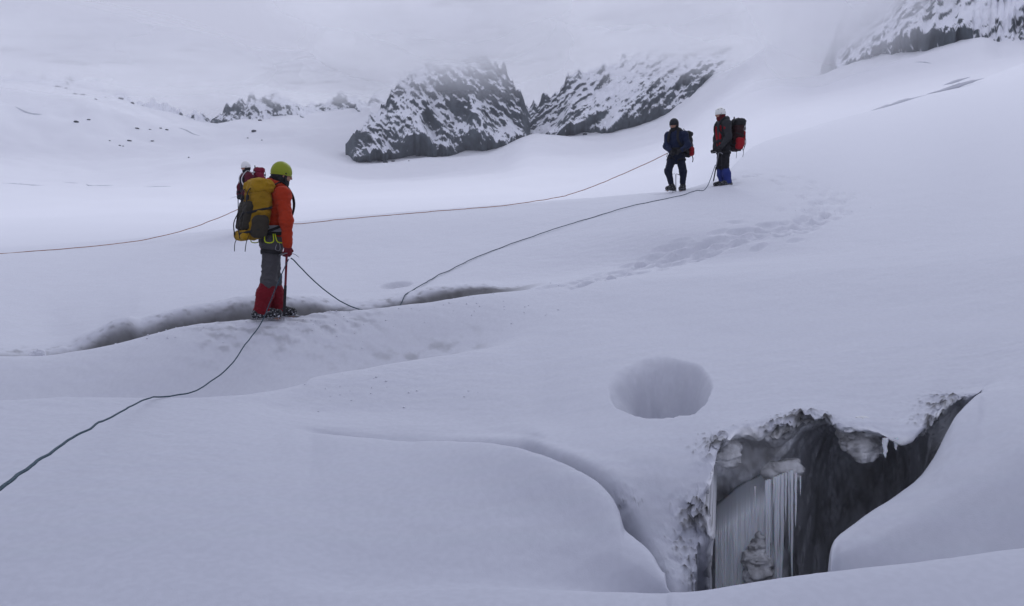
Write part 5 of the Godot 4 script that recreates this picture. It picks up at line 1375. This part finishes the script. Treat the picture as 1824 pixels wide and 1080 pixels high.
	icicle_curtain([[Vector3(1.665, -0.021, -5.294), Vector3(1.671, -0.292, -5.293), 0.005], [Vector3(1.721, 0.040, -5.224), Vector3(1.735, -0.567, -5.219), 0.009], [Vector3(1.738, 0.046, -5.229), Vector3(1.754, -0.664, -5.223), 0.011], [Vector3(1.777, 0.028, -5.289), Vector3(1.783, -0.212, -5.288), 0.005], [Vector3(1.788, 0.064, -5.233), Vector3(1.806, -0.689, -5.227), 0.014], [Vector3(1.798, 0.076, -5.219), Vector3(1.811, -0.459, -5.215), 0.008], [Vector3(1.825, 0.077, -5.241), Vector3(1.844, -0.716, -5.235), 0.012], [Vector3(1.838, 0.083, -5.247), Vector3(1.853, -0.530, -5.242), 0.007], [Vector3(1.858, 0.086, -5.251), Vector3(1.867, -0.264, -5.248), 0.007], [Vector3(1.882, 0.093, -5.253), Vector3(1.896, -0.485, -5.248), 0.006], [Vector3(1.895, 0.105, -5.238), Vector3(1.916, -0.738, -5.230), 0.009], [Vector3(1.915, 0.095, -5.220), Vector3(1.925, -0.288, -5.216), 0.007], [Vector3(1.957, 0.064, -5.247), Vector3(1.960, -0.076, -5.246), 0.005], [Vector3(1.765, 0.060, -5.209), Vector3(1.769, -0.098, -5.208), 0.005]])
	lone_icicle("longer of two small icicles hanging under the snow lip of the hole", Vector3(2.469, 0.355, -5.138), Vector3(2.473, 0.219, -5.136), 0.016)
	lone_icicle("shorter of two small icicles hanging under the snow lip of the hole", Vector3(2.535, 0.357, -5.128), Vector3(2.537, 0.274, -5.127), 0.012)
	ice_block("rough grey ice lump hanging under the lip of the hole", Vector3(2.439, 0.259, -5.328), 0.130, 1.25)
	ice_block("dark dirty ice lump beside the rough grey one under the lip", Vector3(2.368, 0.250, -5.459), 0.090, 1.00)
	ice_block("dirty grey ice block behind the lower end of the icicles", Vector3(1.665, -0.594, -5.189), 0.120, 1.30)
	ice_block("dirty snow lump under the lip at the left corner of the hole", Vector3(1.520, 0.158, -5.411), 0.100, 1.10)
	snow_chunk(Vector3(-5.112, 0.421, -8.431))
	crumbs([on_snow(-4.15, -9.04), on_snow(-3.75, -9.18), on_snow(-3.41, -9.32), on_snow(-3.08, -9.44), on_snow(-2.69, -9.62), on_snow(-2.14, -9.92), on_snow(-1.41, -10.32), on_snow(-0.70, -10.72), on_snow(1.26, -11.93), on_snow(2.89, -13.21), on_snow(4.54, -13.69), on_snow(6.23, -15.51), on_snow(4.18, -18.08), on_snow(-1.82, -9.38), on_snow(-0.09, -10.21), on_snow(-1.41, -7.31), on_snow(-1.16, -7.62)])

func rope(label: String, pts: Array, wide: float, m: Material) -> void:
	var line := smooth_line(pts, 14)
	for i in range(1, line.size() - 1):
		var q: Vector3 = line[i]
		line[i] = q + Vector3(nz.roll.get_noise_3dv(q * 1.3), nz.roll.get_noise_3dv(q * 1.7 + Vector3(5, 0, 0)) * 0.4, nz.roll.get_noise_3dv(q * 1.3 + Vector3(0, 9, 0))) * wide * 1.8
	var mi := part("rope", sweep(line, wide, wide, Vector3.UP, 8), m, self)
	tag(mi, label, "rope", "climbing ropes linking the party")

func boulder(label: String, at: Vector3, wide: float, flat: float) -> void:
	var st := SphereMesh.new()
	st.radius = 0.5
	st.height = 1.0
	st.radial_segments = 14
	st.rings = 8
	var a := st.get_mesh_arrays()
	var v: PackedVector3Array = a[Mesh.ARRAY_VERTEX]
	for i in v.size():
		var d := v[i].normalized()
		v[i] = d * (0.5 + 0.22 * nz.lump.get_noise_3dv(d * 1.3 + at * 0.37)) * Vector3(wide, wide * flat, wide * 0.8)
	a[Mesh.ARRAY_VERTEX] = v
	var m := ArrayMesh.new()
	m.add_surface_from_arrays(Mesh.PRIMITIVE_TRIANGLES, a)
	var mi := part("rock", m, M.boulder, self)
	mi.position = at + Vector3(0, wide * flat * 0.12, 0)
	mi.rotation.y = at.x
	tag(mi, label, "rock", "small rocks on the far snow slope")

func shade_strip(pts: Array, wide: float) -> void:  # solid grey strip in place of the dark line of a far crack
	var line := smooth_line(pts, 8)
	var half := []
	for i in line.size():
		var e := sin(PI * (i + 0.3) / (line.size() - 0.4))
		half.append(e)
	var pos := sweep(line, wide * 1.2, wide, Vector3.UP, 8)
	var a := pos.surface_get_arrays(0)
	var v: PackedVector3Array = a[Mesh.ARRAY_VERTEX]
	for i in line.size():
		for k in 8:
			var q: Vector3 = line[i]
			var s: float = half[i] * (0.8 + 0.6 * nz.lump.get_noise_3dv(q / (wide * 8.0)))
			v[i * 8 + k] = q + (v[i * 8 + k] - q) * maxf(s, 0.03)
	a[Mesh.ARRAY_VERTEX] = v
	var m := ArrayMesh.new()
	m.add_surface_from_arrays(Mesh.PRIMITIVE_TRIANGLES, a)
	var mi := part("shade_strip", m, M.edge, self)
	tag(mi, "thin grey strip standing in for a line of shade on the far snow", "", "", "structure")

func icicle_mesh(top: Vector3, tip: Vector3, rad: float) -> ArrayMesh:
	var pts := []
	var n := 14
	for i in n + 1:
		var t := float(i) / n
		pts.append(top.lerp(tip, t) + Vector3(nz.lump.get_noise_1d(t * 2.0 + top.x * 40.0), 0, nz.lump.get_noise_1d(t * 2.0 + top.x * 70.0)) * rad * 0.5)
	var m := sweep(pts, rad * 2.0, rad * 2.0, Vector3.FORWARD, 8)
	var a := m.surface_get_arrays(0)
	var v: PackedVector3Array = a[Mesh.ARRAY_VERTEX]
	for i in n + 1:
		var t := float(i) / n
		var s: float = (1.25 - 0.45 * t) * (1.0 - pow(t, 6.0) * 0.93) * (1.0 + 0.35 * nz.lump.get_noise_2d(t * 9.0, top.x * 50.0))
		for k in 8:
			v[i * 8 + k] = pts[i] + (v[i * 8 + k] - pts[i]) * s
	a[Mesh.ARRAY_VERTEX] = v
	var o := ArrayMesh.new()
	o.add_surface_from_arrays(Mesh.PRIMITIVE_TRIANGLES, a)
	return o

func icicle_curtain(list: Array) -> void:
	var at: Vector3 = list[5][0]
	var root := thing("icicle_curtain", "curtain of long icicles and fluted ice hanging inside the crevasse hole", "icicles", at)
	for q in list:
		part("icicle", icicle_mesh(q[0] - at, q[1] - at, q[2]), M.ice, root)
	# the fused, fluted sheet behind the icicles
	var pos := PackedVector3Array()
	var idx := PackedInt32Array()
	var nu := 150
	var nv := 24
	var n := ice_sheet_points.size()
	for side in 2:
		for i in nu + 1:
			var f := float(i) / nu * (n - 1)
			var k := mini(int(f), n - 2)
			var top: Vector3 = ice_sheet_points[k][0].lerp(ice_sheet_points[k + 1][0], f - k)
			var low: Vector3 = ice_sheet_points[k][1].lerp(ice_sheet_points[k + 1][1], f - k)
			var out := Vector3(-top.x, 0, -top.z).normalized()
			for j in nv + 1:
				var t := float(j) / nv
				var p := top.lerp(low, t)
				var fl: float = nz.ridge.get_noise_2d(i * 0.11, t * 0.35) * 0.028 + nz.lump.get_noise_2d(i * 0.35, t * 0.8) * 0.012
				var belly := sin(PI * minf(t * 1.5, 0.5))
				p += out * (((fl + 0.03) * belly if side == 0 else -0.07) - 0.3 * (1.0 - smoothstep(0.0, 0.16, t)))
				pos.append(p - at)
	var per := (nu + 1) * (nv + 1)
	for side in 2:
		for i in nu:
			for j in nv:
				var q := side * per + i * (nv + 1) + j
				var w := q + nv + 1
				if side == 0: idx.append_array([q, w, q + 1, q + 1, w, w + 1])
				else: idx.append_array([q, q + 1, w, q + 1, w + 1, w])
	for i in nu:
		var q := i * (nv + 1)
		idx.append_array([q, per + q, q + nv + 1, q + nv + 1, per + q, per + q + nv + 1])
	for j in nv:
		for e in [0, nu * (nv + 1)]:
			idx.append_array([e + j, e + j + 1, per + e + j, per + e + j, e + j + 1, per + e + j + 1])
	var st := SurfaceTool.new()
	st.begin(Mesh.PRIMITIVE_TRIANGLES)
	for p in pos: st.add_vertex(p)
	for q in idx: st.add_index(q)
	st.generate_normals()
	part("ice_sheet", st.commit(), M.ice, root)
	var lb := []
	lb.append(bone(ice_sheet_points[n - 1][0] - at + Vector3(-0.04, 0.02, -0.10), ice_sheet_points[n - 1][0] - at + Vector3(0.12, 0.04, -0.14), 0.07, 0.08))
	part("ice_ledge", skin(lb, 0.012, 0.05, 0.03, 0.12), M.dirty_ice, root)

func lone_icicle(label: String, top: Vector3, tip: Vector3, rad: float) -> void:
	var mi := part("icicle", icicle_mesh(Vector3.ZERO, tip - top, rad), M.ice, self)
	mi.position = top
	tag(mi, label, "icicle", "small icicles under the snow lip")

func ice_block(label: String, at: Vector3, rad: float, rough: float) -> void:
	var bones := []
	for i in 6:
		var d := Vector3(nz.lump.get_noise_2d(i * 3.7, at.x * 9.0), nz.lump.get_noise_2d(i * 5.1 + 9.0, at.y * 9.0), nz.lump.get_noise_2d(i * 4.3, at.z * 9.0)) * rad * 1.7
		bones.append(bone(d * 0.5, d * 1.1 + Vector3(0, rad * 0.3, -rad * 0.3), rad * 0.55, rad * 0.42))
	bones.append(bone(Vector3.ZERO, Vector3(0, rad * 0.6, -rad * 0.6), rad * 0.6, rad * 0.7))
	var mi := part("ice_block", skin(bones, maxf(rad * 0.09, 0.009), rad * 0.3, rad * 0.24 * rough, rad * 0.9), M.dirty_ice, self)
	mi.position = at
	tag(mi, label, "ice block")

func snow_chunk(at: Vector3) -> void:
	var mi := part("snow_chunk", skin([bone(Vector3(-0.04, 0, 0), Vector3(0.03, 0.03, 0), 0.05, 0.045), bone(Vector3(0.03, 0.02, 0), Vector3(0.07, -0.02, 0), 0.035, 0.03)], 0.012, 0.03, 0.02, 0.06), M.crust, self)
	mi.position = at
	tag(mi, "small white snow chunk sitting on the near edge of the dirty crevasse", "snow chunk")

func crumbs(spots: Array) -> void:
	var rng := RandomNumberGenerator.new()
	rng.seed = 77
	var s := SphereMesh.new()
	s.radius = 0.5
	s.height = 0.8
	s.radial_segments = 7
	s.rings = 4
	var mm := MultiMesh.new()
	mm.transform_format = MultiMesh.TRANSFORM_3D
	mm.mesh = s
	mm.instance_count = spots.size() * 14
	for i in mm.instance_count:
		var c: Vector3 = spots[i / 14]
		var p := on_snow(c.x + rng.randfn(0, 0.42), c.z + rng.randfn(0, 0.16))
		var w := rng.randf_range(0.007, 0.022)
		mm.set_instance_transform(i, Transform3D(Basis(Vector3.UP, rng.randf() * TAU) * Basis.from_scale(Vector3(w * 1.3, w * 0.8, w)), p + Vector3(0, w * 0.2, 0)))
	var mi := MultiMeshInstance3D.new()
	mi.multimesh = mm
	mi.material_override = M.crust
	mi.name = "snow_crumbs"
	tag(mi, "crumbs of kicked up snow along the crevasse edge and the track", "", "", "stuff")
	add_child(mi)
